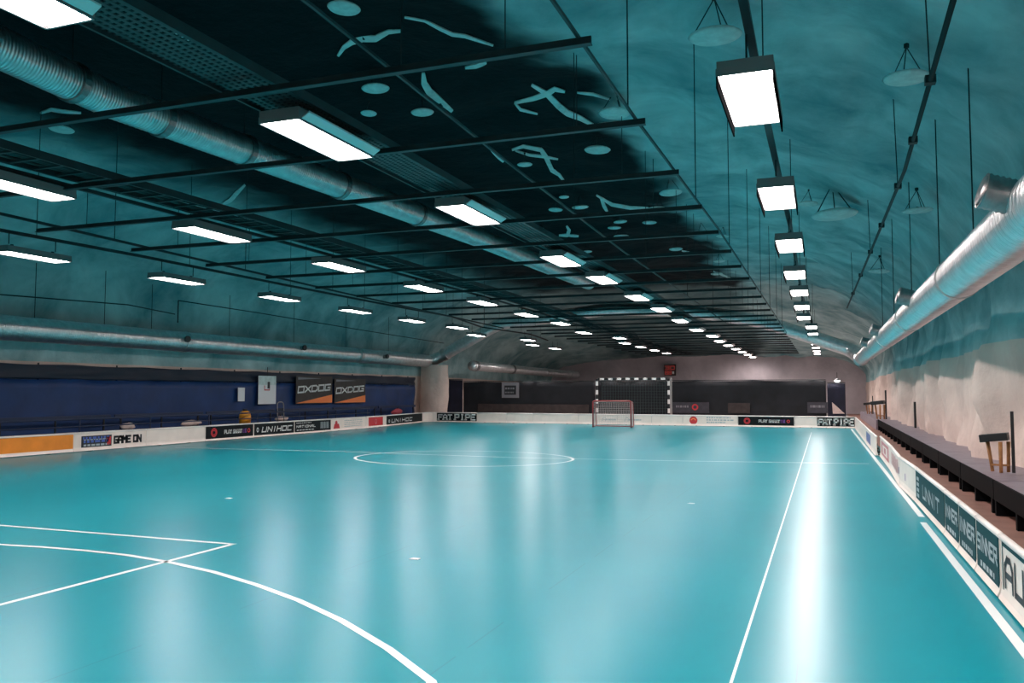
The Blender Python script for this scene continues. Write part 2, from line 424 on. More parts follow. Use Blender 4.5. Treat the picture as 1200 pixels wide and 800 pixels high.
# board helper: direction is chosen so that u runs as one reads it from the court
def ad_unihoc(t, L):
    a = adpanel(t, 0.03, L-.03, M['black_ad']); P = BP(.0095); mb = MB()
    ringmark(mb, P, L*.09, .27, .085, .05, ax=.7); letters(mb, 'UNIHOC', P, L*.19, .17, L*.72, .20, .2, .25); put(mb, M['ink_white'], a)
def ad_unihoc_short(t, L):
    a = adpanel(t, 0.02, L-.02, M['black_ad']); P = BP(.0095); mb = MB()
    ringmark(mb, P, L*.07, .24, .075, .04, ax=1.2); letters(mb, 'UNIHOC', P, L*.13, .15, L*.55, .18, .22, .3); put(mb, M['ink_white'], a)
def ad_play(t, L):
    a = adpanel(t, 0.03, L-.03, M['black_ad']); P = BP(.0095)
    mb = MB(); x = L*.17; ringmark(mb, P, x, .28, .15, .10); letters(mb, 'D', P, x-.08, .20, .16, .16, .2); put(mb, M['ink_red'], a, 'emblem')
    mb = MB(); letters(mb, 'PLAY SMART', P, L*.38, .21, L*.36, .14, .26); put(mb, M['ink_white'], a)
    mb = MB(); letters(mb, 'BE', P, L*.76, .21, L*.07, .14, .26); put(mb, M['ink_purple'], a)
    mb = MB(); ringmark(mb, P, L*.89, .28, .075, .04); put(mb, M['ink_red'], a, 'emblem')
def ad_national(t, L):
    a = adpanel(t, 0.03, L-.03, M['black_ad']); P = BP(.0095); mb = MB()
    scribble(mb, P, L*.05, .41, L*.4, .025, 3, 8); letters(mb, 'NATIONAL', P, L*.05, .24, L*.5, .10, .24, .2); scribble(mb, P, L*.06, .14, L*.45, .03, 5, 7); put(mb, M['ink_white'], a)
    mb = MB()
    for k in range(7): rect(mb, P, L*(.70+.035*k), .16, L*.014, .26)
    put(mb, M['ink_grey'], a, 'emblem')
def ad_redman(t, L):
    P = BP(.0035); mb = MB()
    ringmark(mb, P, L*.14, .33, .10, .0, 16); mb.quad(P(L*.06, .09), P(L*.24, .09), P(L*.21, .30), P(L*.09, .30)); put(mb, M['ink_red'], t, 'emblem')
    mb = MB()
    for k in range(4): scribble(mb, P, L*.36, .39-.08*k, L*.52, .028, 20+k, 12)
    put(mb, M['ink_grey'], t)
def ad_redsquare(t, L):
    a = adpanel(t, L*.12, L*.82, M['ink_red'], .08, .47, .006); P = BP(.0075); mb = MB()
    ringmark(mb, P, L*.47, .29, .10, .07, 18); mb.quad(P(L*.44, .15), P(L*.50, .15), P(L*.49, .22), P(L*.45, .22)); put(mb, M['ink_pink'], a, 'emblem')
def ad_fatpipe(t, L):
    a = adpanel(t, 0.02, L-.02, M['black_ad'], .06, .50); P = BP(.0095); mb = MB()
    letters(mb, 'FAT', P, L*.05, .12, L*.33, .30, .20, serif=True, gap=1.4); letters(mb, 'PIPE', P, L*.46, .11, L*.49, .34, .20, serif=True, gap=1.4); put(mb, M['ink_white'], a)
def ad_gameon(t, L):
    P = BP(.0035); a = adpanel(t, L*.10, L*.50, M['ink_black'], .11, .42, .005); Q = BP(.0065)
    mb = MB(); scribble(mb, Q, L*.12, .33, L*.35, .06, 31, 6); scribble(mb, Q, L*.13, .23, L*.33, .07, 32, 5); put(mb, M['ink_blue'], a)
    mb = MB(); scribble(mb, Q, L*.13, .305, L*.34, .02, 33, 9); scribble(mb, Q, L*.13, .14, L*.34, .05, 34, 7); put(mb, M['ink_grey'], a)
    mb = MB(); rect(mb, Q, L*.435, .15, L*.055, .22); put(mb, M['ink_red'], a, 'emblem')
    mb = MB(); letters(mb, 'GAME ON', P, L*.54, .15, L*.38, .23, .26, gap=1.2); put(mb, M['ink_black'], t)
def ad_orange(t, L):
    adpanel(t, .006, L-.006, M['orange'], .06, .50, .004)
def ad_scribe(t, L):
    P = BP(.0035); mb = MB()
    letters(mb, 'A', P, L*.62, .17, .16, .2, .12, .2); scribble(mb, P, L*.72, .22, L*.25, .07, 41, 8); put(mb, M['ink_grey'], t)
def ad_scribe_goal(t, L):
    P = BP(.0035); mb = MB()
    letters(mb, 'A', P, L*.22, .17, .16, .2, .12, .2); scribble(mb, P, L*.34, .22, L*.36, .07, 42, 8); put(mb, M['ink_grey'], t)
def ad_orangeman(t, L):
    P = BP(.0035); mb = MB(); ringmark(mb, P, L*.2, .27, .19, .0, 22); put(mb, M['ink_red'], t, 'emblem')
    mb = MB(); ringmark(mb, P, L*.2, .25, .12, .06, 18, a0=.3, a1=3.6)
    mb2 = BP(.005); mb = MB(); ringmark(mb, mb2, L*.2, .25, .13, .08, 18, a0=.2, a1=2.9); put(mb, M['orange_flash'], t, 'emblem')
    mb = MB()
    for k, s in enumerate((.44, .50, .34)): scribble(mb, P, L*.44, .38-.11*k, L*s, .055, 50+k, 9)
    put(mb, M['ink_grey'], t)

GL = 'advert boards along the long left side'
# left side, read from the court along +Y: the court lies on +X
LX = [(at(0, 512, 0, -18.84).y-4.2, -18.84)]
ly = {}
def lb(px, py=500): return at(px, py, 0, -18.84).y
cuts = [(-9, None)]
def lpt(Y):
    if Y <= 30: return (-18.84, Y)
    if Y <= 36: return (-18.84-.46*(Y-30)/6, Y)
    return (-19.3-.62*(Y-36)/3.7, Y)
Y0 = 11.0
left = [(11.0, 14.0, 'orange board', ad_orange, 'orange advert board running out of the frame at the left edge'),
 (14.0, 16.75, '', ad_orange, 'plain orange advert board just before the white GAME ON board'),
 (16.75, 19.3, '', ad_gameon, 'white board with a dark logo and black GAME ON lettering'),
 (19.3, 21.8, '', None, 'plain white board between GAME ON and the first black board, left side'),
 (21.8, 24.25, '', ad_play, 'black board with red ring logo on the left side, beside UNIHOC'),
 (24.25, 26.65, '', ad_unihoc, 'black board with big white UNIHOC lettering in front of the orange canister'),
 (26.65, 29.15, '', ad_national, 'black board with three lines of small white print after UNIHOC'),
 (29.15, 32.2, '', ad_redman, 'white board with red figure logo and grey lines of print'),
 (32.2, 34.3, '', ad_redsquare, 'white board carrying a solid red square on the left side'),
 (34.3, 39.4, '', ad_unihoc_short, 'black board with smaller UNIHOC lettering next to the corner')]
for a, b, _, ad, lab in left:
    # court on +X: with direction +Y the helper normal (dy,-dx) = (+1,0)
    board(lpt(a), lpt(b), lab, 'rink boards of the left side', ad=ad)
# corner piece
def corner(pts, label):
    t = empty('rink_board', (pts[0][0], pts[0][1], 0), label, 'rink board', 'rink boards of the far end')
    mb = MB(); o = Vector((pts[0][0], pts[0][1], 0)); cap = []
    for k in range(len(pts)-1):
        a = Vector((*pts[k], 0))-o; b = Vector((*pts[k+1], 0))-o
        d = (b-a).normalized(); n = Vector((d.y, -d.x, 0))*.022
        z0 = Vector((0, 0, .02)); z1 = Vector((0, 0, BH-.04))
        mb.prism([a+z0, b+z0, b+z0-n, a+z0-n], z1-z0)
    mb.build('panel', M['white'], t)
    MB().tube([(p[0]-o.x, p[1]-o.y, BH-.028) for p in pts], .028, 8).build('top_cap', M['white_cap'], t, smooth=True)
EY = 40.25
p0 = lpt(39.4)
corner([p0, (p0[0]+.02, 39.65), (p0[0]+.09, 39.92), (p0[0]+.22, 40.15), (p0[0]+.42, EY)], 'short curved white corner board between UNIHOC and FAT PIPE, far left')
ex = p0[0]+.42
end = [(ex, -17.1, ad_fatpipe, 'black FAT PIPE board in the far left corner'),
 (-17.1, -15.45, None, 'plain white end board right after the far left FAT PIPE board'),
 (-15.45, -14.0, None, 'plain white end board, second from the far left FAT PIPE board'),
 (-14.0, -11.6, None, 'longer plain white end board below the framed grey sign and left of the scribble'),
 (-11.6, -9.6, ad_scribe, 'white end board with grey script beside the left post of the red goal'),
 (-9.6, -7.9, ad_scribe_goal, 'white end board with grey script directly behind the red goal'),
 (-7.9, -6.4, None, 'plain white end board right of the red goal, below the black and white goal'),
 (-6.4, -3.85, ad_orangeman, 'white end board with round red logo and three lines of print'),
 (-3.85, -1.31, ad_play, 'black end board with red ring logo at the far end'),
 (-1.31, -.36, None, 'short plain white end board left of the far right FAT PIPE board'),
 (-.36, 1.25, ad_fatpipe, 'black FAT PIPE board in the far right corner')]
for a, b, ad, lab in end:
    board((a, EY), (b, EY), lab, 'rink boards of the far end', ad=ad)

# right side: read from the court towards the camera, so the boards run along -Y
def ad_green(n):
    def f(t, L):
        a = adpanel(t, .03, L-.03, M['green_ad'], .07, .485); P = BP(.0095); mb = MB()
        u = L*.08; rr = random.Random(n)
        letters(mb, 'INNER'[:5] if n != 3 else 'SINNER', P, L*.08, .24, L*.84, .15, .2, gap=1.1); put(mb, M['ink_grey'], a)
        mb = MB(); scribble(mb, P, L*.2, .11, L*.6, .05, n, 4); put(mb, M['ink_grey'], a, 'small_print')
    return f
def ad_green_long(t, L):
    a = adpanel(t, .03, L-.03, M['green_ad'], .07, .485); P = BP(.0095); mb = MB()
    for k in range(4): rect(mb, P, L*.06, .12+.08*k, L*.09, .05)
    letters(mb, 'UNNIT', P, L*.30, .17, L*.55, .19, .2, gap=1.2); put(mb, M['ink_grey'], a)
def ad_aut(t, L):
    P = BP(.0035); mb = MB(); x0, x1, y0, y1, w = .06, L-.06, .07, .475, .022
    for (a, b, c, d) in ((x0, y1-w*1.4, x1-x0, w*1.4), (x0, y0, x1-x0, w), (x0, y0, w*1.5, y1-y0), (x1-w*1.5, y0, w*1.5, y1-y0)): rect(mb, P, a, b, c, d)
    put(mb, M['green_ad'], t, 'border'); mb = MB(); letters(mb, 'AUTO', P, .16, .13, L-.34, .26, .2, gap=1.4); put(mb, M['ink_black'], t)
def ad_pinktext(t, L):
    P = BP(.0035); mb = MB(); rr = random.Random(5)
    for k in range(9): rect(mb, P, L*(.12+.085*k), .14+.04*rr.random(), L*.035, .25)
    put(mb, M['ink_pink'], t); mb = MB(); rect(mb, P, L*.9, .2, L*.05, .12); put(mb, M['ink_purple'], t, 'emblem')
def ad_redframe(t, L):
    P = BP(.0035); mb = MB(); x0, x1, y0, y1, w = L*.15, L*.85, .09, .44, .07
    for (a, b, c, d) in ((x0, y1-w, x1-x0, w), (x0, y0, x1-x0, w), (x0, y0, L*.12, y1-y0), (x1-L*.12, y0, L*.12, y1-y0), (L*.42, .2, L*.16, .13)): rect(mb, P, a, b, c, d)
    put(mb, M['ink_pink'], t, 'emblem')
def ad_bluetext(t, L):
    P = BP(.0035); mb = MB()
    for k in range(5): rect(mb, P, L*(.2+.13*k), .10, L*.09, .30)
    put(mb, M['ink_blue'], t)
def ad_purplebit(t, L):
    P = BP(.0035); mb = MB(); rect(mb, P, L*.35, .18, L*.035, .12); put(mb, M['ink_purple'], t, 'emblem')
right = [(5.95, 3.1, 'far', None, 1.29, 1.30, 'plain white board of the right side nearest the camera'),
 (7.62, 5.95, '', ad_aut, 1.285, 1.29, 'white board with green outline and AUT lettering at the right frame edge'),
 (8.70, 7.66, '', ad_green(3), 1.28, 1.285, 'narrow dark green board next to the AUT board'),
 (9.72, 8.72, '', ad_green(4), 1.275, 1.28, 'middle one of the three narrow dark green boards on the right'),
 (10.75, 9.74, '', ad_green(5), 1.27, 1.275, 'farthest of the three narrow dark green boards on the right'),
 (13.8, 10.77, '', ad_green_long, 1.25, 1.27, 'long dark green board between the white board and the three narrow green ones'),
 (16.0, 13.82, '', ad_purplebit, 1.20, 1.25, 'white board with a small purple mark beyond the long green board'),
 (19.2, 16.02, '', ad_pinktext, 1.27, 1.20, 'white board with faded pink lettering where the right side bulges'),
 (23.2, 19.22, '', ad_redframe, 1.30, 1.27, 'white board with a faded red square frame on the right side'),
 (25.2, 23.25, '', None, 1.20, 1.205, 'plain white right side board before the step, beside the red frame board'),
 (29.5, 25.2, '', ad_bluetext, 1.215, 1.20, 'white board with blue blocks of print, far on the right side'),
 (34.5, 29.5, '', None, 1.235, 1.215, 'plain white right side board, second from the far corner'),
 (40.2, 34.5, '', None, 1.25, 1.235, 'plain white right side board meeting the far FAT PIPE corner')]
for a, b, _, ad, xa, xb, lab in right:
    board((xa, a), (xb, b), lab, 'rink boards of the right side', ad=ad)

# ------------------------------------------------------------------ ceiling lamps
LZ = 4.2
rowA = [(375,165),(550,252),(658,306),(706,328),(747,349),(775,363),(797,376),None,(830,391.5),(841,397),(852,402),(861,405.5),(868,409),(875,412),(882,416)]
rowB = [(20,220),(250,275),(398,313),(497,338),(566,355),(617,369),(657,379),None,(714,393),(735,398),(753,403),(768,407),(781,410)]
rowC = [None,(38,301),(208,329),(328,350),(417,365),(483,376),(536,384),None,(610,397),(638,402),(665,406)]
rowR = [(881,117),(912,232),(926,288),(932,322),(937,343),(940,360),(942,372.5),None,None,None,None,None,None,None]
def lamp_pts(row, X):
    out = [Vector((X[0], 7.34-2*3.85, LZ)), Vector((X[0], 7.34-3.85, LZ))]; last = None
    for k, p in enumerate(row):
        Y = 7.34 + 3.82*k if k < 7 else 35.0 + 4.15*(k-7)
        if p:
            v = at(*p, 2, LZ)
            if k < 7: Y = v.y
        if Y > 64.8: break
        if p and k < 9: x = v.x
        else: x = X[0] + (X[1]-X[0])*min(1, Y/45)
        out.append(Vector((x, Y, LZ)))
    return out
LL, LW = 1.32, .38
def lamp_proto():
    t = empty('ceiling_lamp', (0, 0, 0))
    x, y = LW/2+.03, LL/2+.03
    mb = MB().box((-x, -y, .03), (x, y, .11))
    for s in (-1, 1):
        mb.box((s*x-.008, -y, -.012), (s*x+.008, y, .05)); mb.box((-x, s*y-.008, -.012), (x, s*y+.008, .05))
    mb.build('housing', M['housing'], t)
    MB().box((-LW/2, -LL/2, -.004), (LW/2, LL/2, .03)).build('diffuser', M['lamp'], t)
    for s in (-1, 1): MB().box((-.02, s*LL*.33-.02, .11), (.02, s*LL*.33+.02, .17)).build('mounting_bracket', M['black_rod'], t)
    return t
lamp0 = lamp_proto()
first = [True]
ld = bpy.data.lights.new('lamp_glow', 'AREA'); ld.shape = 'RECTANGLE'; ld.size = LW; ld.size_y = LL; ld.energy = AREA_W; ld.color = LAMP_COL; ld.spread = math.radians(152)
ld2 = ld.copy(); ld3 = ld.copy(); ld3.energy = AREA_W*1.25; ld3.spread = math.radians(178)
ld2.energy = AREA_W*1.65; ld2.spread = math.radians(166)
def place_lamp(p, label, group, wings=False, hang=False, add_shield=False, wide=False):
    if first[0]: t = lamp0; first[0] = False; t.location = p
    else:
        t = lamp0.copy(); C.objects.link(t); t.location = p
        for ch in list(lamp0.children):
            if ch.type != 'LIGHT' and ch.name.split('.')[0] in ('housing', 'diffuser', 'mounting_bracket'):
                c = ch.copy(); C.objects.link(c); c.parent = t
    tag(t, label, 'lamp', group)
    l = bpy.data.objects.new('lamp_glow', ld2 if add_shield else ld3 if wide else ld); C.objects.link(l); l.parent = t; l.location = (0, 0, -.008)
    if wings:
        MB().prism([(LW/2+.05, -LL/2, .0), (LW/2+.13, -LL/2, .05), (LW/2+.13, -LL/2, .065), (LW/2+.05, -LL/2, .015)], (0, LL, 0)).build('reflector_wing', M['reflector'], t)
    if add_shield:
        for s in (-1, 1): MB().box((s*(LW/2+.03)-.006, -LL/2-.03, -.105), (s*(LW/2+.03)+.006, LL/2+.03, -.005)).build('added_light_shield', M['added_shield'], t)  # added blockers the lamps do not have, keeping light off the right wall
    if hang:
        for s in (-1, 1): MB().tube([(0, s*.5, .17), (0, s*.5, .42)], .009, 6).build('hanger_rod', M['black_rod'], t)
    return t
ROWS = (('A', rowA, (-4.86, -4.98), 'lamp in the long row under the perforated centre tray', True, False),
        ('B', rowB, (-9.5, -9.9), 'lamp in the row beside the cable ladder', False, False),
        ('C', rowC, (-14.3, -15.1), 'lamp in the row nearest the left wall', False, True),
        ('R', rowR, (-.5, -.42), 'square-looking lamp in the single row over the right side', False, True))
NM = {'A': 'lamps under the centre tray', 'B': 'lamps beside the cable ladder', 'C': 'lamps near the left wall', 'R': 'lamps over the right side'}
LAMPS = {}
for key, row, X, lab, wg, hg in ROWS:
    pts = lamp_pts(row, X); LAMPS[key] = pts
    for i, p in enumerate(pts):
        if key == 'C' and i == 0: continue
        place_lamp(p, 'white %s, %s from the camera end' % (lab, ordn(i)), NM[key], wg, hg, key == 'R', key == 'C')

# ------------------------------------------------------------------ trays, rails, beams
def xr(key, Y):
    ps = LAMPS[key]
    for a, b in zip(ps, ps[1:]):
        if a.y <= Y <= b.y: return a.x+(b.x-a.x)*(Y-a.y)/(b.y-a.y)
    return ps[0].x if Y < ps[0].y else ps[-1].x
def line_pts(key, dx, z, y0, y1, n=18): return [(xr(key, Y)+dx, Y, z) for Y in lin(y0, y1, n)]
def strip(pts, w, h):
    mb = MB()
    for a, b in zip(pts, pts[1:]):
        mb.prism([(a[0]-w/2, a[1], a[2]), (a[0]+w/2, a[1], a[2]), (a[0]+w/2, a[1], a[2]+h), (a[0]-w/2, a[1], a[2]+h)], (b[0]-a[0], b[1]-a[1], 0))
    return mb
# centre tray: wide perforated steel strip carrying row A
t = empty('perforated_tray', (-4.9, 0, 4.39), 'wide perforated dark steel tray running over the centre lamp row', 'cable tray')
def rel(o, pts): return [tuple(Vector(p)-o.location) for p in pts]
pa = rel(t, line_pts('A', 0, 4.392, -3, 63, 2))
mb = MB()
for Y in [(-1 + .062*k) for k in range(600)]:      # rungs of the perforated sheet
    if Y < 34:
        x = xr('A', Y) - t.location.x; mb.box((x-.27, Y, .003), (x+.27, Y+.030, .011))
mb.build('perforated_sheet', M['tray'], t)
def add_strip(parent, name, key, dx, z, w, h, y0, y1, m, n=14):
    o = parent.location
    return strip([(a[0]-o.x, a[1]-o.y, z-o.z) for a in line_pts(key, dx, 0, y0, y1, n)], w, h).build(name, m, parent)
for u in (-.22, -.15, -.075, 0, .075, .15, .22): add_strip(t, 'sheet_rib', 'A', u, 4.391, .036, .012, -3, 63, M['tray'])
add_strip(t, 'side_rail', 'A', -.29, 4.36, .025, .09, -3, 63, M['dark_steel']); add_strip(t, 'side_rail', 'A', .29, 4.36, .025, .09, -3, 63, M['dark_steel'])
# cable ladder beside row B
t = empty('cable_ladder', (-9.0, 0, 4.40), 'dark cable ladder loaded with cables beside the left-centre lamp row', 'cable tray')
add_strip(t, 'side_rail', 'B', .30, 4.38, .03, .10, -3, 62, M['dark_steel']); add_strip(t, 'side_rail', 'B', .85, 4.38, .03, .10, -3, 62, M['dark_steel'])
mb = MB()                                   # one welded sheet: two edge strips and the rungs between them
for k in range(201):
    for Y in (-3+.325*k, -3+.325*k+.04):
        x = xr('B', Y)+9.0
        for u in (.30, .33, .82, .85): mb.v.append((x+u, Y, .012))
for k in range(401):
    a = 4*k
    for c in ((0, 1, 2) if k % 2 == 0 else (0, 2)): mb.f.append((a+c, a+c+1, a+c+5, a+c+4))
rg = mb.build('ladder_rungs', M['dark_steel'], t); sm = rg.modifiers.new('thickness', 'SOLIDIFY'); sm.thickness = .025
for k, u in enumerate((.38, .47, .58, .68, .76)):
    pts = [(xr('B', Y)+9.0+u+.03*math.sin(Y*.9+k*2), Y, .05+.012*math.sin(Y*1.7+k)) for Y in lin(-3, 61, 90)]
    MB().tube(pts, .022, 6).build('cable', M['cable'], t, smooth=True)
add_strip(t, 'lamp_rail', 'B', 0, 4.37, .05, .05, -3, 62, M['dark_steel'])
# thin rails left of it, and over row C and row R
def rail(label, pts, w=.05, h=.06, m='dark_steel', name='ceiling_rail', hang=True, every=4.0):
    o = Vector(pts[0]); t = empty(name, o, label, 'ceiling rail')
    strip([tuple(Vector(p)-o) for p in pts], w, h).build('rail', M[m], t)
    if hang:
        L = pts[-1][1]-pts[0][1]; n = int(L/every)
        for k in range(n):
            Y = pts[0][1] + every*(k+.4); a = next(((p, q) for p, q in zip(pts, pts[1:]) if p[1] <= Y <= q[1]), (pts[-2], pts[-1]))
            f = (Y-a[0][1])/(a[1][1]-a[0][1]); x = a[0][0]+(a[1][0]-a[0][0])*f; z = a[0][2]+(a[1][2]-a[0][2])*f
            zt = ceil_z(x, Y)+.05
            MB().tube([(x-o.x, Y-o.y, z+h-o.z), (x-o.x, Y-o.y, zt-o.z)], .007, 6).build('hanger_rod', M['black_rod'], t)
    return t
rail('dark rail right above the lamps nearest the left wall', [(a[0]+.02, a[1], 4.58) for a in line_pts('C', 0, 0, -2, 46, 10)])
rail('thin dark rail between the cable ladder and the leftmost lamp row', [(-11.5, -2, 4.40), (-12.1, 10, 4.40), (-12.7, 20, 4.40), (-13.2, 34, 4.40)], .035, .045)
rail('dark rail carrying the single lamp row on the right', [(a[0], a[1], 4.58) for a in line_pts('R', 0, 0, -2, 62, 12)], .07, .05, every=7.7)
rail('thin pipe rail crossing the black ceiling right of the centre tray', [(-3.35, -2, 4.42), (-3.42, 5, 4.42), (-3.55, 9, 4.42), (-3.7, 16, 4.42), (-3.7, 40, 4.42)], .025, .025, every=6)
rail('slim rail joining the right-hand ends of the crossbeams', [(-1.72, -2, 4.33), (-1.70, 8, 4.33), (-1.60, 14, 4.33), (-1.58, 40, 4.33)], .02, .03, every=4.02)

# crossbeams
bz = 4.27
beam0 = None
NB = 29
for k in range(-1, NB-1):
    Y = 5.95 + 2.02*k
    zt = 6.0
    if beam0 is None:
        beam0 = empty('ceiling_crossbeam', (-6.9, Y, bz)); t = beam0
        MB().box((-5.3, -.032, 0), (5.3, .032, .010)).build('flange', M['dark_steel'], t)
        MB().box((-5.3, -.010, .010), (5.3, .010, .065)).build('web', M['dark_steel'], t)
        for x in (-4.2, 4.6): MB().tube([(x, 0, .06), (x, 0, .8)], .005, 6).build('hanger_rod', M['black_rod'], t)
    else:
        t = beam0.copy(); C.objects.link(t)
        for ch in beam0.children: c = ch.copy(); C.objects.link(c); c.parent = t
    t.location = (-6.9, Y, bz)
    tag(t, 'dark steel crossbeam under the ceiling, %s from the camera' % ordn(k+1), 'ceiling beam', 'crossbeams under the ceiling')

# ------------------------------------------------------------------ ducts
def corr(pts, R, pitch=.11, amp=.012, n=24, name='shell', parent=None, m=None):
    """corrugated spiral duct along a polyline"""
    pts = [Vector(p) for p in pts]; out = []; rad = []
    acc = 0
    for a, b in zip(pts, pts[1:]):
        L = (b-a).length; k = max(1, int(L/(pitch/3)))
        for i in range(k):
            out.append(a+(b-a)*(i/k)); rad.append(R + amp*.4*(1 if int(acc+i) % 3 == 0 else 0))
        acc += k
    out.append(pts[-1]); rad.append(R)
    return MB().tube(out, rad, n).build(name, m or M['galv_ribbed'], parent, smooth=True)
def smooth_path(pts, rad=.6, n=6):
    P = [Vector(p) for p in pts]; out = [P[0]]
    for a, b, c in zip(P, P[1:], P[2:]):
        u = (a-b).normalized(); w = (c-b).normalized(); r = min(rad, (a-b).length*.45, (c-b).length*.45)
        for k in range(n+1):
            f = k/n; p = b+u*r; q = b+w*r
            out.append(p*(1-f)**2 + b*2*f*(1-f) + q*f*f)
    out.append(P[-1]); return out
def collar(parent, p, d, R, L=.16, m='galv'):
    d = Vector(d).normalized(); p = Vector(p)
    return MB().tube([p-d*L/2, p-d*L/2*.98, p+d*L/2*.98, p+d*L/2], [R*.9, R, R, R*.9], 24).build('collar', M[m], parent, smooth=False)
# right wall duct
DZ = 3.11
t = empty('ventilation_duct', (1.62, 4, DZ), 'big silver ribbed duct along the right wall', 'duct')
o = t.location
rp = [Vector((1.67, 2.0, DZ+.02)), Vector((1.635, 12, DZ)), Vector((1.59, 24, DZ)), Vector((1.54, 39.5, DZ))]
corr([p-o for p in rp], .265, .10, .012, 28, 'ribbed_shell', t)
for Y in (5.9, 11.9, 18, 24.2): collar(t, Vector((1.642-.0042*(Y-10), Y, DZ))-o, (0, 1, 0), .283, .08)
for Y in (7.6, 15.4, 23.5, 29):
    x = 1.635-.004*(Y-12); b = MB(); c = Vector((x, Y, DZ+.03))-o; d = Vector((-.93, -.10, .30)).normalized()
    pts = []; rr = []
    for k in range(13):
        pts.append(c+d*(.18+.27*k/12)); rr.append(.135 + (.011 if k % 2 else 0))
    b.tube(pts, rr, 20, cap=False)
    # a short open-ended stub: inner wall and a set back disc
    b.tube([c+d*.45, c+d*.46, c+d*.28], [.146, .123, .119], 20, cap=False)
    s = b.build('branch_outlet', M['galv_dark'], t, smooth=True)
    MB().tube([c+d*.29, c+d*.295], .123, 20).build('damper', M['black'], s)
for Y in (5, 7.9, 10.7, 13.6, 17.6, 21.7, 25.6):
    MB().tube([(1.64-.004*(Y-10)-o.x, Y-o.y, DZ+.26-o.z), (1.64-.004*(Y-10)-o.x, Y-o.y, ceil_z(1.63, Y)+.1-o.z)], .008, 6).build('hanger_rod', M['black_rod'], t)
# left wall duct
LZD = 3.33
t = empty('ventilation_duct', (-20.75, 10, LZD), 'long silver duct above the blue tarpaulin on the left wall', 'duct'); o = t.location
corr([(-20.45-o.x, 9-o.y, LZD-o.z), (-20.6-o.x, 24-o.y, LZD-o.z), (-20.72-o.x, 41.6-o.y, LZD-o.z)], .34, .12, .010, 22, 'ribbed_shell', t)
for Y in (22.6, 34): collar(t, (-20.58-o.x, Y-o.y, 0), (0, 1, 0), .36, .22)
for x, y in ((218, 398), (355, 408), (452, 418)):
    p = at(x, y, 0, -20.25); q = Vector((-20.3, p.y, p.z))-o
    b = MB().tube([q+Vector((-.1, 0, 0)), q+Vector((.16, -.05, .02))], .09, 14).build('nozzle', M['galv_dark'], t, smooth=True)
    MB().tube([q+Vector((.14, -.05, .02)), q+Vector((.20, -.06, .02))], .11, 14).build('nozzle_cap', M['black'], b)
for Y in (16.9, 19.3, 21.2, 25, 29, 33, 37): MB().tube([(-20.6-o.x, Y-o.y, LZD+.34-o.z), (-20.6-o.x, Y-o.y, ceil_z(-20.6, Y)+.1-o.z)], .010, 6).build('hanger_rod', M['black_rod'], t)
# crossing duct over the far end
TY = 42.3
t = empty('ventilation_duct', (-20.75, TY, 3.35), 'silver duct arching across the hall above the far end of the rink', 'duct'); o = t.location
tp = [tuple(at(x, y, 1, TY)) for x, y in ((516, 418), (585, 379))] + [(-14.3, TY, 5.55), (-10.5, TY, 5.95), (-6.5, TY, 5.75)] + [tuple(at(x, y, 1, TY)) for x, y in ((893, 376), (998, 410))]
tp = [(-20.72, 42.1, 3.36)] + tp[0:] + [(1.60, 41.6, 3.2), (1.54, 39.95, DZ)]
corr(smooth_path([Vector(p)-o for p in tp], .7), .33, .14, .012, 20, 'ribbed_shell', t)
collar(t, Vector(tp[1])-o+Vector((.3, 0, .15)), (1, 0, .45), .37, .25); collar(t, Vector((1.75, TY-.1, 3.52))-o, (1, 0, -.4), .40, .3)
# duct under the ceiling
t = empty('ventilation_duct', (-10, 4, 6.25), 'teal-lit ribbed duct hanging over the crossbeams left of the centre tray', 'duct'); o = t.location
dp = []
for (x, y0, y1) in ((20, 44, 87), (130, 99, 136), (300, 166, 196), (450, 223, 250), (560, 268, 288), (690, 325, 338)):
    dp.append(at(x, (y0+y1)/2, 2, 6.05))
dp = [dp[0]+(dp[0]-dp[1]).normalized()*5] + dp
corr([p-o for p in dp], .27, .10, .010, 22, 'ribbed_shell', t)
for f in (1.55, 2.3, 2.9, 3.6, 4.3):
    i = int(f); p = dp[i]+(dp[i+1]-dp[i])*(f-i); collar(t, p-o, dp[i+1]-dp[i], .30, .12, 'galv_dark')
    MB().tube([p-o+Vector((0, 0, .28)), Vector((p.x, p.y, ceil_z(p.x, p.y)+.05))-o], .008, 6).build('hanger_rod', M['black_rod'], t)
# far left duct beyond the rink
t = empty('ventilation_duct', (-18.9, 44.5, 3.0), 'pinkish duct piece along the left wall beyond the rink', 'duct'); o = t.location
a, b = at(553, 428.5, 0, -18.7), at(702, 441.5, 0, -18.7); b = a+(b-a)*((64.5-a.y)/(b.y-a.y))
corr([a-o, b-o], .27, .14, .010, 18, 'ribbed_shell', t)
for f in (.02, .3, .62, .9): collar(t, a+(b-a)*f-o, b-a, .30, .3, 'galv_dark' if f < .5 else 'galv')
# conduit on the right vault
pz = 4.75
pts = [at(1123, -20, 2, pz), at(1060, 200, 2, pz), at(1016, 305, 2, pz)]; pts.append(pts[-1]+(pts[-1]-pts[-2])*1.4)
t = empty('ceiling_conduit', pts[0], 'dark conduit pipe with clamps running along the right vault', 'pipe'); o = t.location
MB().tube([p-o for p in pts], .026, 8).build('pipe', M['black_rod'], t, smooth=True)
for k in range(8):
    f = k/7*2.6; i = int(f); p = pts[i]+(pts[i+1]-pts[i])*(f-i)
    c = MB().box((-.05, -.05, -.03), (.05, .05, .05), Matrix.Translation(p-o)).build('clamp', M['black_rod'], t)
    if k % 2: MB().tube([p-o, Vector((p.x-.03, p.y, ceil_z(p.x, p.y)+.1))-o], .007, 6).build('hanger_rod', M['black_rod'], t)
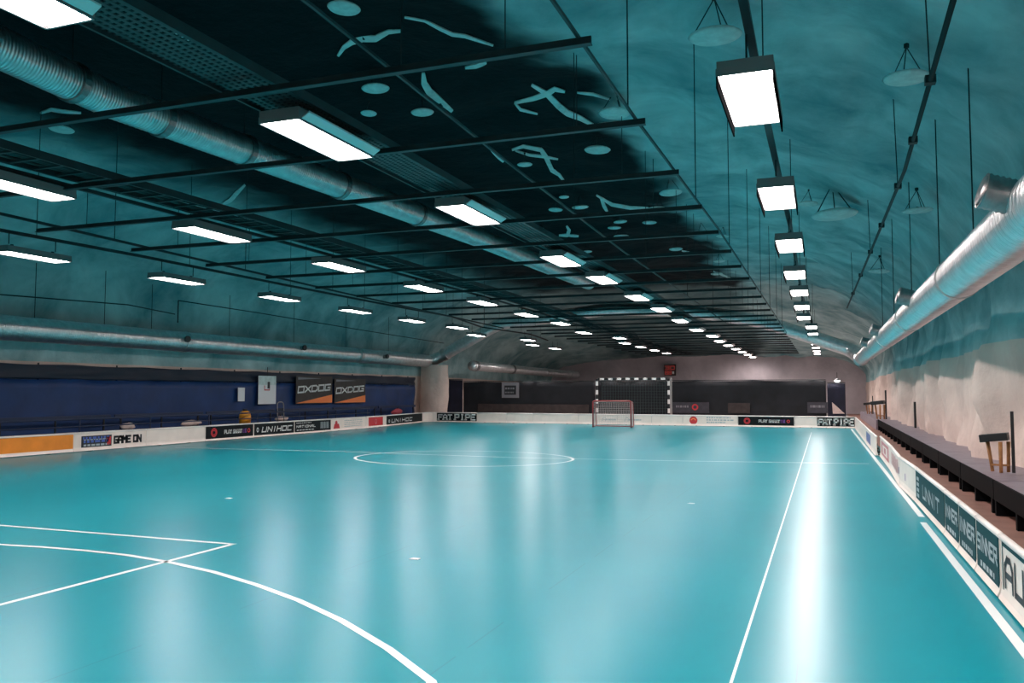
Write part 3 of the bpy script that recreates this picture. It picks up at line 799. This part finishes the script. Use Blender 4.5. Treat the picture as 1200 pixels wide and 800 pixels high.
# thin pipe with brackets on the left vault
pts = [at(-60, 340, 0, -20.3), at(0, 345, 0, -20.3), at(150, 357, 0, -20.3), at(205, 368, 0, -20.3)]
t = empty('ceiling_conduit', pts[0], 'thin dark pipe on the left vault above the silver duct', 'pipe'); o = t.location
MB().tube([p-o for p in pts], .018, 8).build('pipe', M['black_rod'], t, smooth=True)
pts = [at(209, 352, 0, -20.3), at(300, 366, 0, -20.3), at(420, 386, 0, -20.3), at(520, 402, 0, -20.3)]
t = empty('ceiling_conduit', pts[0], 'second thin dark pipe on the left vault, past the rock edge', 'pipe'); o = t.location
MB().tube([p-o for p in pts], .018, 8).build('pipe', M['black_rod'], t, smooth=True)
MB().tube([pts[0]-o, pts[0]-o-Vector((0, 0, .75))], .02, 8).build('drop_pipe', M['black_rod'], t)

# ------------------------------------------------------------------ hanging discs
disc0 = None
dl = [(403, 10, 39), (440, 104, 33), (432, 133, 19), (495, 132, 27), (720, 133, 38), (700, 176, 31), (615, 193, 18), (786, 226, 27), (680, 243, 20), (651, 246, 17), (770, 245, 22),
      (727, 260, 16), (761, 261, 17), (720, 267, 16), (631, 268, 14), (728, 277, 18), (822, 273, 17), (847, 277, 16), (792, 292, 16), (688, 295, 12), (843, 306, 14), (840, 321, 14), (661, 231, 12), (72, 152, 28)]
rt = [(838, 43, 62), (1062, 92, 52), (978, 252, 52), (947, 239, 22), (1075, 247, 34), (1030, 318, 24), (98, 319, 22)]
NEARW = ['at the very top over the centre lamps', 'below a crooked pale seam', 'small one left of the seam', 'beside a short pale seam', 'right of the cross-shaped seam',
         'where the crossbeam ends', 'under the forked pale seam', 'at the end of the beam rail']
def place_disc(i, px, py, w, label, group, drop):
    global disc0
    z = 6.0
    for _ in range(8):
        p = at(px, py, 2, z); X = max(XC-HW+.3, min(XC+HW-.3, p.x)); z = .5*z + .5*(ceil_z(X, p.y)-drop)
    p = at(px, py, 2, z)
    dist = (p-Vector((0, 0, EYE))).dot(fw); R = w/2*dist/F
    if disc0 is None:
        t = empty('hanging_disc', p); disc0 = t
        MB().lathe([(.30, .075), (.44, .06), (.5, .02), (.46, -.02), (.36, -.05), (.10, -.065)], 24).build('plate', M['disc'], t, smooth=True)
        MB().lathe([(.05, .07), (.05, .13), (.03, .14)], 12).build('hub', M['black_rod'], t)
        for k in range(3):
            a = 2*PI*k/3+.5; MB().tube([(.40*math.cos(a), .40*math.sin(a), .06), (0, 0, .72)], .012, 5).build('suspension_wire', M['black_rod'], t)
        MB().box((-.04, -.04, .70), (.04, .04, .8)).build('ceiling_hook', M['black_rod'], t)
    else:
        t = disc0.copy(); C.objects.link(t)
        for ch in disc0.children: c = ch.copy(); C.objects.link(c); c.parent = t
    t.location = p; t.scale = (2*R,)*3; t.rotation_euler = (random.uniform(-.06, .06), random.uniform(-.06, .06), random.uniform(0, 6))
    return tag(t, label, 'disc', group)
order = {}
for i, (x, y, w) in enumerate(dl):
    place_disc(i, x, y, w, 'pale disc under the black ceiling, %s from the camera' % ordn(i), 'discs under the black ceiling', .32)
RL = ['large pale disc on wires left of the first right-hand lamp', 'pale disc on wires right of the first right-hand lamp', 'wide pale disc hanging right of the second right-hand lamp',
      'small pale disc close beside the second right-hand lamp', 'pale disc beside the dark conduit, above the silver duct', 'faint pale disc beside the conduit near the duct end', 'dark disc hanging between the first two leftmost-row lamps']
for i, (x, y, w) in enumerate(rt):
    place_disc(i, x, y, w, RL[i], 'discs on wires over the sides of the hall', .55)

# pale seams where the black coat has come off, following the ceiling
SEAMS = [([(396,66),(403,56),(412,50),(425,46),(440,46),(447,42),(455,38),(470,37)], 7), ([(474,21),(498,25),(515,34),(530,41),(545,43),(560,48),(578,54)], 4),
 ([(496,86),(497,98),(503,108),(515,118),(530,131)], 8), ([(623,100),(640,110),(655,125),(665,133),(680,139),(695,147)], 7), ([(603,121),(625,116),(642,110),(650,105),(662,108)], 6), ([(603,121),(610,129),(630,134)], 3),
 ([(676,109),(695,111),(715,117)], 3), ([(698,147),(714,145),(731,144)], 4), ([(600,176),(613,172),(634,176),(639,183),(647,200),(655,205),(662,214)], 5), ([(604,177),(620,182),(637,184),(654,187)], 3),
 ([(575,175),(583,183),(590,190)], 4), ([(699,229),(717,240),(739,244),(760,244)], 4), ([(704,232),(708,242),(712,249)], 4), ([(664,265),(667,270),(665,276),(655,276)], 4), ([(665,276),(678,277)], 3),
 ([(260,240),(270,235),(277,227),(287,217)], 5), ([(799,294),(815,298)], 2), ([(836,318),(858,327)], 2), ([(47,133),(60,129),(72,131),(95,133)], 4), ([(202,38),(213,44),(222,47)], 9), ([(545,80),(558,78),(570,74)], 5)]
for pts, w in SEAMS:
    P3 = []
    fine = []
    for a, b in zip(pts, pts[1:]):
        for k in range(4): fine.append((a[0]+(b[0]-a[0])*k/4, a[1]+(b[1]-a[1])*k/4))
    fine.append(pts[-1])
    def on_ceiling(x, y):
        z = 6.5
        for _ in range(14):
            p = at(x, y, 2, z); z = .4*z + .6*(ceil_z(max(XC-HW+.3, min(XC+HW-.3, p.x)), p.y)-.03)
        return at(x, y, 2, z)
    mb = MB(); n = len(fine); L = []
    for k, (x, y) in enumerate(fine):
        x2, y2 = fine[min(k+1, n-1)]; x1, y1 = fine[max(k-1, 0)]
        d = Vector((x2-x1, y2-y1)).normalized(); ww = w*.5*(.35+.65*math.sin(PI*(k+.8)/(n+.6)))
        p = on_ceiling(x, y); q = on_ceiling(x2, y2) if k < n-1 else p
        a = on_ceiling(x-d.y*ww, y+d.x*ww); b = on_ceiling(x+d.y*ww, y-d.x*ww); L.append((a, b))
    for (a, b), (c, e) in zip(L, L[1:]):
        up = Vector((0, 0, .02)); mb.prism([a, b, e, c], up)
    mb.build('pale_seam', M['disc'], ceiling)

# ------------------------------------------------------------------ right bench, stools
bx0, bx1 = 2.12, 2.50
bench0 = None
for k in range(12):
    Y = 4.2 + 2.9*k
    if bench0 is None:
        t = empty('spectator_bench', (0, Y, 0)); bench0 = t
        MB().box((bx0, 0, .40), (bx1, 2.86, .45)).build('seat', M['bench_top'], t, bevel=.008)
        MB().box((bx0-.012, 0, .20), (bx0+.02, 2.86, .456)).build('front_board', M['bench_black'], t)
        for y in (.1, 1.43, 2.72): MB().box((bx0-.01, y, 0), (bx1-.02, y+.09, .40)).build('leg', M['bench_black'], t)
        MB().box((bx1-.05, 0, .02), (bx1-.02, 2.86, .40)).build('back_board', M['bench_black'], t)
    else: t = copy_tree(bench0, (0, Y, 0))
    tag(t, 'long black bench with grey seat along the right wall, %s from the camera' % ordn(k), 'bench', 'benches along the right wall')
mb = MB().box((2.52, 2, 0), (3.6, 56, .43))
tag(mb.build('trim_1', M['bench_top']), kind='structure')
tag(MB().box((2.05, 39.15, 0), (2.52, 56, .43)).build('trim_2', M['bench_top']), kind='structure')
def stool(p, s, label, rz):
    p = Vector((min([p[0]] + [shell(t_, p[1]+dy).x-.33*s for t_ in (.2, .4, .6) for dy in (-.3, 0, .3)]), p[1], p[2]))
    t = empty('post_stool', p, label, 'stool', 'stools on the wall ledge'); t.rotation_euler = (0, 0, rz)
    # across = local x
    MB().box((-.20*s, -.14*s, .50*s), (.20*s, .14*s, .62*s), Matrix.Rotation(-.12, 4, 'Y')).build('seat', M['black'], t, bevel=.01*s)
    for x, y, b in ((-.13, .10, -.05), (.03, -.11, 0), (.12, .09, .0)):
        MB().tube([(x*s+b*s, y*s, .49*s), (x*s*.9, y*s*.9, 0)], [.030*s, .026*s], 8).build('leg', M['wood'], t, smooth=True)
    MB().box((.17*s, -.02*s, 0), (.215*s, .02*s, .98*s)).build('rear_post', M['black'], t)
    MB().box((-.12*s, -.012*s, .10*s), (.14*s, .012*s, .13*s)).build('footrest', M['wood'], t)
ST = at(1172, 553, 2, .458); stool(ST, .92, 'black-seated stool with brown legs and tall thin post, near the right frame edge', -.3)
ST = Vector((2.60, 40.2, .435)); stool(ST, 1.3, 'smaller-looking black and amber stool against the pink rock wall, far right', -.3)
ST = Vector((2.62, 41.0, .435)) ; stool(Vector((2.50, 49.5, .435)), 1.0, 'tiny dark stool farthest along the right wall ledge', -.3)
p = at(1074, 484, 0, 2.62)
t = tag(MB().box((-.03, -.07, -.55), (.03, .07, .25)).build('dark_wall_slot', M['black'], bevel=.01), 'slim upright dark slot in the right rock wall, its shade a black plate', 'wall slot'); t.location = (2.58, p.y, p.z+.1)  # shade of a slot in the rock, laid on as a black plate

# ------------------------------------------------------------------ left side: tarpaulin, banners, benches
TX = -20.98
def cloth(name, p0, p1, z0, z1, m, parent, amp=.05, n=120, seed=0, nz=7, off=(0, 0, 0)):
    mb = MB(); a = Vector((*p0, 0)); b = Vector((*p1, 0)); d = (b-a).normalized(); nn = Vector((d.y, -d.x, 0))
    for k in range(n+1):
        for j in range(nz+1):
            f = k/n; s = (b-a).length*f
            w = amp*(math.sin(s*3.1+seed)*.5 + fbm(s*.9, j*.25, seed)*1.0)
            zz = z0+(z1-z0)*j/nz
            if j == nz: zz += -.03*abs(math.sin(s*1.1+seed))
            mb.v.append(tuple(a+(b-a)*f+nn*w+Vector((0, 0, zz))-Vector(off)))
    for k in range(n):
        for j in range(nz): i = k*(nz+1)+j; mb.f.append((i, i+1, i+nz+2, i+nz+1))
    o = mb.build(name, m, parent, smooth=True)
    sm = o.modifiers.new('thickness', 'SOLIDIFY'); sm.thickness = .012
    return o
t = empty('tarpaulin_wall', (TX, 8, 0), 'long blue tarpaulin with dark navy top hung along the left wall', 'tarpaulin')
cloth('blue_sheet', (TX, 8), (TX, 40.6), .05, 2.0, M['tarp'], t, .05, 160, 1, off=t.location)
cloth('top_band', (TX+.01, 8), (TX+.01, 40.6), 1.98, 2.42, M['tarp_dark'], t, .05, 160, 1, off=t.location)
for Y in lin(9, 40, 12): MB().tube([(0-.08, Y-8, 0), (-.08, Y-8, 2.45)], .025, 8).build('post', M['dark_steel'], t)
# banners: vertical sheets a little in front of it
def wallsheet(name, px, label, cat, m, group=None, X=-20.84, th=.012):
    (x0, y0), (x1, y1) = px
    a = at(x0, y0, 0, X); b = at(x1, y1, 0, X)
    t = empty(name, (X, a.y, b.z), label, cat, group)
    w, h = b.y-a.y, a.z-b.z
    MB().box((-th/2, 0, 0), (th/2, w, h)).build('sheet', m, t)
    return t, w, h, (lambda u, v: (th/2+.002, u, v))
t, w, h, P = wallsheet('paper_sheet', ((279, 454), (286.5, 470)), 'small white paper sheet hung on the blue tarpaulin', 'paper', M['paper'])
t, w, h, P = wallsheet('team_banner', ((303, 440), (323, 473)), 'white hanging banner with teal top and small red mark', 'banner', M['paper'])
mb = MB(); rect(mb, P, 0, h*.68, w, h*.32); put(mb, M['disc'], t, 'top_strip')
mb = MB(); letters(mb, 'U', lambda u, v: (.009, u, v), w*.34, h*.48, w*.28, h*.18, .2); put(mb, M['ink_red'], t, 'emblem')
mb = MB(); rect(mb, lambda u, v: (.010, u, v), w*.5, h*.55, w*.14, h*.24); put(mb, M['ink_black'], t, 'emblem')
MB().tube([(0, w/2, h), (0, w/2, h+.35)], .012, 6).build('hanging_cord', M['black_rod'], t)
for i, (px, lab) in enumerate(((((347, 440), (389, 472)), 'larger dark OXDOG banner with orange wedge, next to the white banner'), (((392, 443), (428, 471.5)), 'second dark OXDOG banner with orange wedge, farther from the white banner'))):
    t, w, h, P = wallsheet('sponsor_banner', px, lab, 'banner', M['banner_dark'], 'OXDOG banners on the tarpaulin')
    mb = MB(); mb.quad(P(0, .02), P(w, .02), P(w, h*.32)); put(mb, M['orange_flash'], t, 'orange_wedge')
    mb = MB(); letters(mb, 'OXDOG', lambda u, v: (.009, u, v + .12*u*h/w), w*.05, h*.36, w*.88, h*.26, .22, .15, gap=1.0); put(mb, M['ink_white'], t)
    mb = MB(); mb.quad(P(w*.05, h*.86), P(w*.7, h*.92), P(w*.05, h*.95)); put(mb, M['sign_grey'], t, 'grey_flash')
# spectator benches behind the left boards
lb0 = None
for k in range(7):
    Y = 11.6 + 4.05*k
    if lb0 is None:
        t = empty('team_bench', (-20.1, Y, 0)); lb0 = t
        MB().box((-.18, 0, .42), (.18, 3.9, .46)).build('seat', M['bench_navy'], t, bevel=.006)
        MB().box((-.42, 0, .80), (-.38, 3.9, .92)).build('backrest', M['bench_navy'], t, bevel=.006)
        for y in (.25, 1.95, 3.65):
            MB().box((-.42, y-.02, 0), (-.38, y+.02, .86)).box((.12, y-.02, 0), (.16, y+.02, .42)).box((-.40, y-.02, .38), (.16, y+.02, .42)).build('leg_frame', M['black'], t)
    else: t = copy_tree(lb0, (-20.1, Y, 0))
    tag(t, 'navy bench with backrest behind the left boards, %s from the camera' % ordn(k), 'bench', 'team benches behind the left boards')
hand = [at(-20, 489, 0, -19.5), at(120, 487.5, 0, -19.5), at(300, 485, 0, -19.5), at(470, 480, 0, -19.5)]
t = empty('hand_rail', (-19.3, 12, 0), 'dark navy handrail with posts behind the left boards', 'railing')
MB().tube([(0, 0, .86), (0, 21, .86)], .024, 8).build('top_rail', M['bench_navy'], t, smooth=True)
MB().tube([(0, 0, .66), (0, 21, .66)], .018, 8).build('lower_rail', M['bench_navy'], t, smooth=True)
for Y in lin(.2, 20.8, 9): MB().tube([(0, Y, 0), (0, Y, .86)], .022, 8).build('post', M['bench_navy'], t)
# orange container, chair, cloths
p = at(287, 493, 0, -19.62)
t = empty('orange_container', (-19.62, p.y, .0), 'orange plastic canister with dark spout behind the UNIHOC boards', 'container')
MB().lathe([(.16, .45), (.20, .47), (.21, .75), (.17, .88), (.08, .93), (.06, .96)], 18).build('body', M['orange_plastic'], t, smooth=True)
MB().lathe([(.08, .93), (.085, .99), (.05, 1.0)], 14).build('lid', M['black'], t)
MB().tube([(0, .19, .62), (0, .28, .7), (0, .26, .84), (0, .15, .88)], .02, 8).build('handle', M['black'], t, smooth=True)
MB().box((-.18, -.18, 0), (.18, .18, .45)).build('stand', M['bench_navy'], t)
p = at(333, 492, 0, -19.7)
t = empty('spectator_chair', (-19.65, p.y, 0), 'grey chair with arched tube back behind the left boards', 'chair')
MB().box((-.2, -.22, .43), (.2, .22, .47)).build('seat', M['chair_grey'], t, bevel=.01)
MB().tube(smooth_path([(-.2, -.2, .45), (-.24, -.2, 1.22), (-.24, .2, 1.22), (-.2, .2, .45)], .15), .02, 8).build('back_frame', M['chair_grey'], t, smooth=True)
MB().box((-.24, -.17, .72), (-.21, .17, .98)).build('backrest', M['tarp_dark'], t)
for x in (-.17, .17):
    for y in (-.19, .19): MB().tube([(x, y, 0), (x, y, .43)], .016, 8).build('leg', M['chair_grey'], t)
def cloth_heap(px, py, X, s, m, label, cat='cloth', name='folded_cloth', squash=.5, rest=.46):
    p = at(px, py, 0, X); me = MB(); N, Mn = 18, 10
    for i in range(Mn+1):
        th = PI*i/Mn
        for j in range(N):
            w = 2*PI*j/N; r = 1+.25*fbm(math.cos(w)*1.3+px, math.sin(w)*1.3, th)
            me.v.append((s[0]*r*math.sin(th)*math.cos(w), s[1]*r*math.sin(th)*math.sin(w), s[2]*(r*math.cos(th)*1.0+1)))
    for i in range(Mn):
        for j in range(N): a = i*N+j; b = i*N+(j+1) % N; me.f.append((a, b, b+N, a+N))
    o = me.build(name, m, smooth=True); o.location = (X, p.y, rest); return tag(o, label, cat)
cloth_heap(224, 492, -20.08, (.12, .5, .10), M['pink_cloth'], 'pale pink cloth lying on the bench behind the plain white board')
cloth_heap(330, 489, -20.08, (.12, .4, .10), M['pink_cloth'], 'small pale cloth on the bench beside the grey chair')
cloth_heap(465, 478, -20.08, (.13, .5, .15), M['red_cloth'], 'dark red jacket heap on the bench near the far left corner', 'jacket', 'jacket_heap')
cloth_heap(150, 491, -20.08, (.10, .28, .10), M['pink_cloth'], 'little white cloth on the bench behind the GAME ON board')
# rock pillar
def pillar():
    mb = MB(); N = 28; H = 16
    a = at(489, 440, 1, 41.4); b = at(519, 440, 1, 41.4); cx, rx = (a.x+b.x)/2 - .05, (b.x-a.x)/2
    for j in range(H+1):
        z = 3.1*j/H
        for i in range(N):
            w = 2*PI*i/N; r = 1+.12*fbm(math.cos(w)*1.5, math.sin(w)*1.5+4, z*.7)
            mb.v.append((cx+rx*r*math.cos(w), 42.05+.55*r*math.sin(w), z))
    for j in range(H):
        for i in range(N): p = j*N+i; q = j*N+(i+1) % N; mb.f.append((p, q, q+N, p+N))
    tag(mb.build('pillar', M['rock'], smooth=True), kind='structure')
pillar()

# ------------------------------------------------------------------ far end
CY = 43.2
def curtain(x0, x1, ztop, Y, m, label, seed, group='dark curtains behind the far end boards'):
    t = empty('dark_curtain', (x0, Y, 0), label, 'curtain', group)
    cloth('cloth', (x0, Y), (x1, Y), .03, ztop, m, t, .05, max(20, int((x1-x0)*10)), seed, off=t.location)
    MB().tube([(0, 0, ztop+.02), (x1-x0, 0, ztop+.02)], .018, 8).build('curtain_rail', M['dark_steel'], t)
xa = at(522, 470, 1, CY).x; xm = at(543, 470, 1, CY).x; xb = at(697, 470, 1, CY).x; xc = at(785, 470, 1, CY).x; xd = at(969, 470, 1, CY).x; xe = at(991, 470, 1, CY).x
curtain(xa, xm-.05, 2.30, CY, M['curtain_navy'], 'narrow navy curtain beside the rock pillar', 3)
curtain(xm, xb, 2.18, CY, M['curtain'], 'wide dark curtain with the framed sign, left of the goals', 5)
curtain(xb+.05, xc-.05, 2.18, CY+.1, M['curtain'], 'dark curtain behind the black and white goal', 6)
curtain(xc, xd-.03, 2.20, CY, M['curtain'], 'long black curtain right of the black and white goal', 8)
curtain(xd+.03, xe, 2.05, CY, M['curtain_navy'], 'short dark curtain near the far right corner', 9)
def endsheet(name, x0, y0, x1, y1, label, cat, m, Y=CY-.18):
    a = at(x0, y0, 1, Y); b = at(x1, y1, 1, Y)
    t = empty(name, (a.x, Y, b.z), label, cat)
    w, h = b.x-a.x, a.z-b.z
    MB().box((0, 0, 0), (w, .02, h)).build('panel', m, t)
    return t, w, h
t, w, h = endsheet('framed_sign', 588, 448, 608, 466, 'grey framed sign on the dark curtain left of the goals', 'sign', M['sign_grey'])
MB().box((w*.16, -.012, h*.2), (w*.84, -.002, h*.8)).build('face', M['black'], t); mb = MB(); scribble(mb, lambda u, v: (u, -.014, v), w*.2, h*.55, w*.55, h*.12, 2, 5); scribble(mb, lambda u, v: (u, -.014, v), w*.2, h*.3, w*.5, h*.1, 4, 5); put(mb, M['sign_grey'], t)
M['dim_banner'] = mat('dim_banner', (.045, .042, .055), .7, var=.2)
M['dim_brown'] = mat('dim_brown', (.04, .027, .026), .7, var=.3)
t, w, h = endsheet('dim_banner', 788, 471, 831, 484, 'dim grey banner at the foot of the black curtain', 'banner', M['dim_banner'])
mb = MB(); ringmark(mb, lambda u, v: (u, -.004, v), w*.62, h*.55, .16, .09); put(mb, M['ink_red'], t, 'emblem'); mb = MB(); scribble(mb, lambda u, v: (u, -.004, v), w*.1, h*.5, w*.35, h*.2, 7, 5); put(mb, M['sign_grey'], t)
t, w, h = endsheet('dim_banner', 946, 471, 970, 484, 'small dim banner beside the narrow curtain on the far right', 'banner', M['dim_banner'])
mb = MB(); scribble(mb, lambda u, v: (u, -.004, v), w*.15, h*.5, w*.7, h*.22, 8, 5); put(mb, M['sign_grey'], t)
t, w, h = endsheet('dim_banner', 853, 472, 879, 484, 'brownish dim banner low on the black curtain', 'banner', M['dim_brown'])
t, w, h = endsheet('dim_banner', 560, 473, 690, 484, 'long brownish dim banner low on the left curtain', 'banner', M['dim_brown'])
# white pennant
a = at(975, 471, 1, CY-.3); b = at(990, 484.5, 1, CY-.3); c = at(976, 484.5, 1, CY-.3)
tag(MB().prism([a, b, c], (0, .02, 0)).build('white_pennant', M['pink_cloth']), 'white triangular pennant by the far right corner', 'pennant')
# score clock on the far wall
Y = 65.7; a = at(778, 427, 1, Y); b = at(792, 440, 1, Y)
t = empty('score_clock', (a.x, Y, b.z), 'dark score clock with red digits high on the far wall', 'clock'); w, h = b.x-a.x, a.z-b.z
MB().box((0, 0, 0), (w, .12, h)).build('case', M['banner_dark'], t, bevel=.02)
mb = MB(); letters(mb, '30', lambda u, v: (u, -.006, v), w*.12, h*.52, w*.76, h*.36, .2); letters(mb, '88', lambda u, v: (u, -.006, v), w*.12, h*.1, w*.5, h*.32, .2); put(mb, M['led_red'], t, 'digits')
mb = MB(); rect(mb, lambda u, v: (u, -.006, v), w*.7, h*.15, w*.16, h*.22); put(mb, M['ink_white'], t, 'digits')
# spot lamp above the corner curtain
p = at(981, 446, 1, CY)
t = empty('spot_lamp', p, 'small bright spot lamp above the far right curtain', 'lamp')
MB().lathe([(.07, .12), (.12, .05), (.15, 0)], 14).build('housing', M['housing'], t, smooth=True)
MB().lathe([(.13, -.004), (.13, -.02), (.05, -.035)], 14).build('bulb', M['lamp'], t, smooth=True)
MB().tube([(0, 0, .12), (0, 0, .4)], .012, 6).build('stem', M['black_rod'], t)

# handball goal: striped frame
HY = 41.6
a = at(699.5, 444, 1, HY); b = at(783.5, 444, 1, HY); Wd = b.x-a.x; Ht = a.z
t = empty('handball_goal', (a.x, HY, 0), 'tall goal with black and white striped frame behind the end boards', 'goal')
def striped(name, p, q, n, parent):
    p, q = Vector(p), Vector(q); base = MB(); wht = MB(); d = (q-p)
    s = .05
    f = MB().box(tuple(min(p[i], q[i])-s*(1 if i != max(range(3), key=lambda k: abs(d[k])) else 0) for i in range(3)),
                 tuple(max(p[i], q[i])+s*(1 if i != max(range(3), key=lambda k: abs(d[k])) else 0) for i in range(3)))
    o = f.build(name, M['black'], parent)
    for k in range(n):
        u, v = p+d*((2*k+.5)/(2*n)), p+d*((2*k+1.5)/(2*n)); e = .052; ax = max(range(3), key=lambda k: abs(d[k]))
        wht.box(tuple(min(u[i], v[i])-(e if i != ax else 0) for i in range(3)), tuple(max(u[i], v[i])+(e if i != ax else 0) for i in range(3)))
    wht.build('white_stripes', M['stripe_white'], o)
striped('post', (0, 0, .0), (0, 0, Ht), 5, t); striped('post', (Wd, 0, 0), (Wd, 0, Ht), 5, t); striped('crossbar', (.05, 0, Ht), (Wd-.05, 0, Ht), 8, t)
def net(x0, x1, z0, z1, y, step, r, m, parent, depth=0):
    mb = MB(); nx = int((x1-x0)/step); nz_ = int((z1-z0)/step)
    for k in range(nx+1):
        x = x0+(x1-x0)*k/nx; mb.box((x-r, y-r, z0), (x+r, y+r, z1))
    for k in range(nz_+1):
        z = z0+(z1-z0)*k/nz_; mb.box((x0, y-r, z-r), (x1, y+r, z+r))
    return mb.build('net', m, parent)
net(.05, Wd-.05, .05, Ht-.05, .9, .14, .006, M['net_dark'], t)
for x in (.02, Wd-.02): MB().tube([(x, .05, Ht), (x, .9, Ht-.2), (x, 1.0, .02), (x, .05, .02)], .018, 8).build('side_frame', M['dark_steel'], t, smooth=True)
# grey post beside it
p = at(783, 445, 1, HY-.35)
t = tag(MB().lathe([(.16, 0), (.16, .03), (.055, .04), (.055, 2.3), (.03, 2.32)], 14).build('grey_post', M['chair_grey']), 'plain grey upright post at the right end of the striped goal', 'post'); t.location = (at(784, 465, 1, HY-.4).x+.1, HY-.4, 0)
# floorball goal
GY = 37.2
a = at(695, 501, 1, GY); b = at(739.5, 501, 1, GY); Wd = b.x-a.x; Ht = 1.2
t = empty('floorball_goal', (a.x, GY, 0), 'small red tube goal with pale net standing on the turquoise floor', 'goal')
R = .035
MB().tube(smooth_path([(0, 0, 0), (0, 0, Ht), (Wd, 0, Ht), (Wd, 0, 0)], .09), R, 10).build('front_frame', M['goal_red'], t, smooth=True)
for x in (.0, Wd): MB().tube(smooth_path([(x, 0, Ht-.02), (x, .38, Ht-.04), (x, .62, .04), (x, 0, .04)], .2), .022, 8).build('side_frame', M['goal_red'], t, smooth=True)
MB().tube([(0, .60, .04), (Wd, .60, .04)], .022, 8).build('rear_bar', M['goal_red'], t, smooth=True)
nm = MB(); st = .075; r = .0055
def nline(p, q): nm.tube([p, q], r, 4, cap=False)
nx = int(Wd/st)
for k in range(nx+1):
    x = Wd*k/nx; nline((x, .03, Ht-.03), (x, .38, Ht-.05)); nline((x, .38, Ht-.05), (x, .60, .05))
for k in range(16):
    f = k/15; nline((0, .38+.22*f, Ht-.05-(Ht-.1)*f), (Wd, .38+.22*f, Ht-.05-(Ht-.1)*f))
for k in range(5): nline((0, .03+.35*k/4, Ht-.03), (Wd, .03+.35*k/4, Ht-.03))
for x in (0, Wd):
    for k in range(1, 15):
        z = Ht*k/15; nline((x, .03, z), (x, .38+.22*(1-z/Ht), z))
    for k in range(1, 6): nline((x, .09*k, .05), (x, .09*k, Ht-.05))
nm.build('net', M['net'], t)

# scraps on the floor
for i, (x, y, lab) in enumerate(((486, 655, 'white paper scrap on the floor below the centre circle'), (810, 590, 'white paper scrap on the floor toward the right side line'), (268, 584, 'white paper scrap on the floor beyond the crease corner'))):
    p = at(x, y, 2, 0)
    o = MB().prism([(-.05, -.03, .001), (.045, -.035, .001), (.05, .03, .001), (-.03, .035, .001)], (0, 0, .006)).build('paper_scrap', M['paper']); o.location = (p.x, p.y, .0015)
    tag(o, lab, 'paper scrap', 'paper scraps on the floor')

# ------------------------------------------------------------------ world and view
w = bpy.data.worlds.new('world'); SC.world = w; w.use_nodes = True
w.node_tree.nodes['Background'].inputs[0].default_value = (.01, .012, .014, 1); w.node_tree.nodes['Background'].inputs[1].default_value = .3
vs = SC.view_settings; vs.view_transform = 'Standard'; vs.look = 'None'; vs.gamma = 1; vs.use_curve_mapping = False; vs.exposure = 0
SC.cycles.max_bounces = 8; SC.cycles.diffuse_bounces = 5; SC.cycles.use_denoising = True
SC.cycles.sample_clamp_indirect = 6
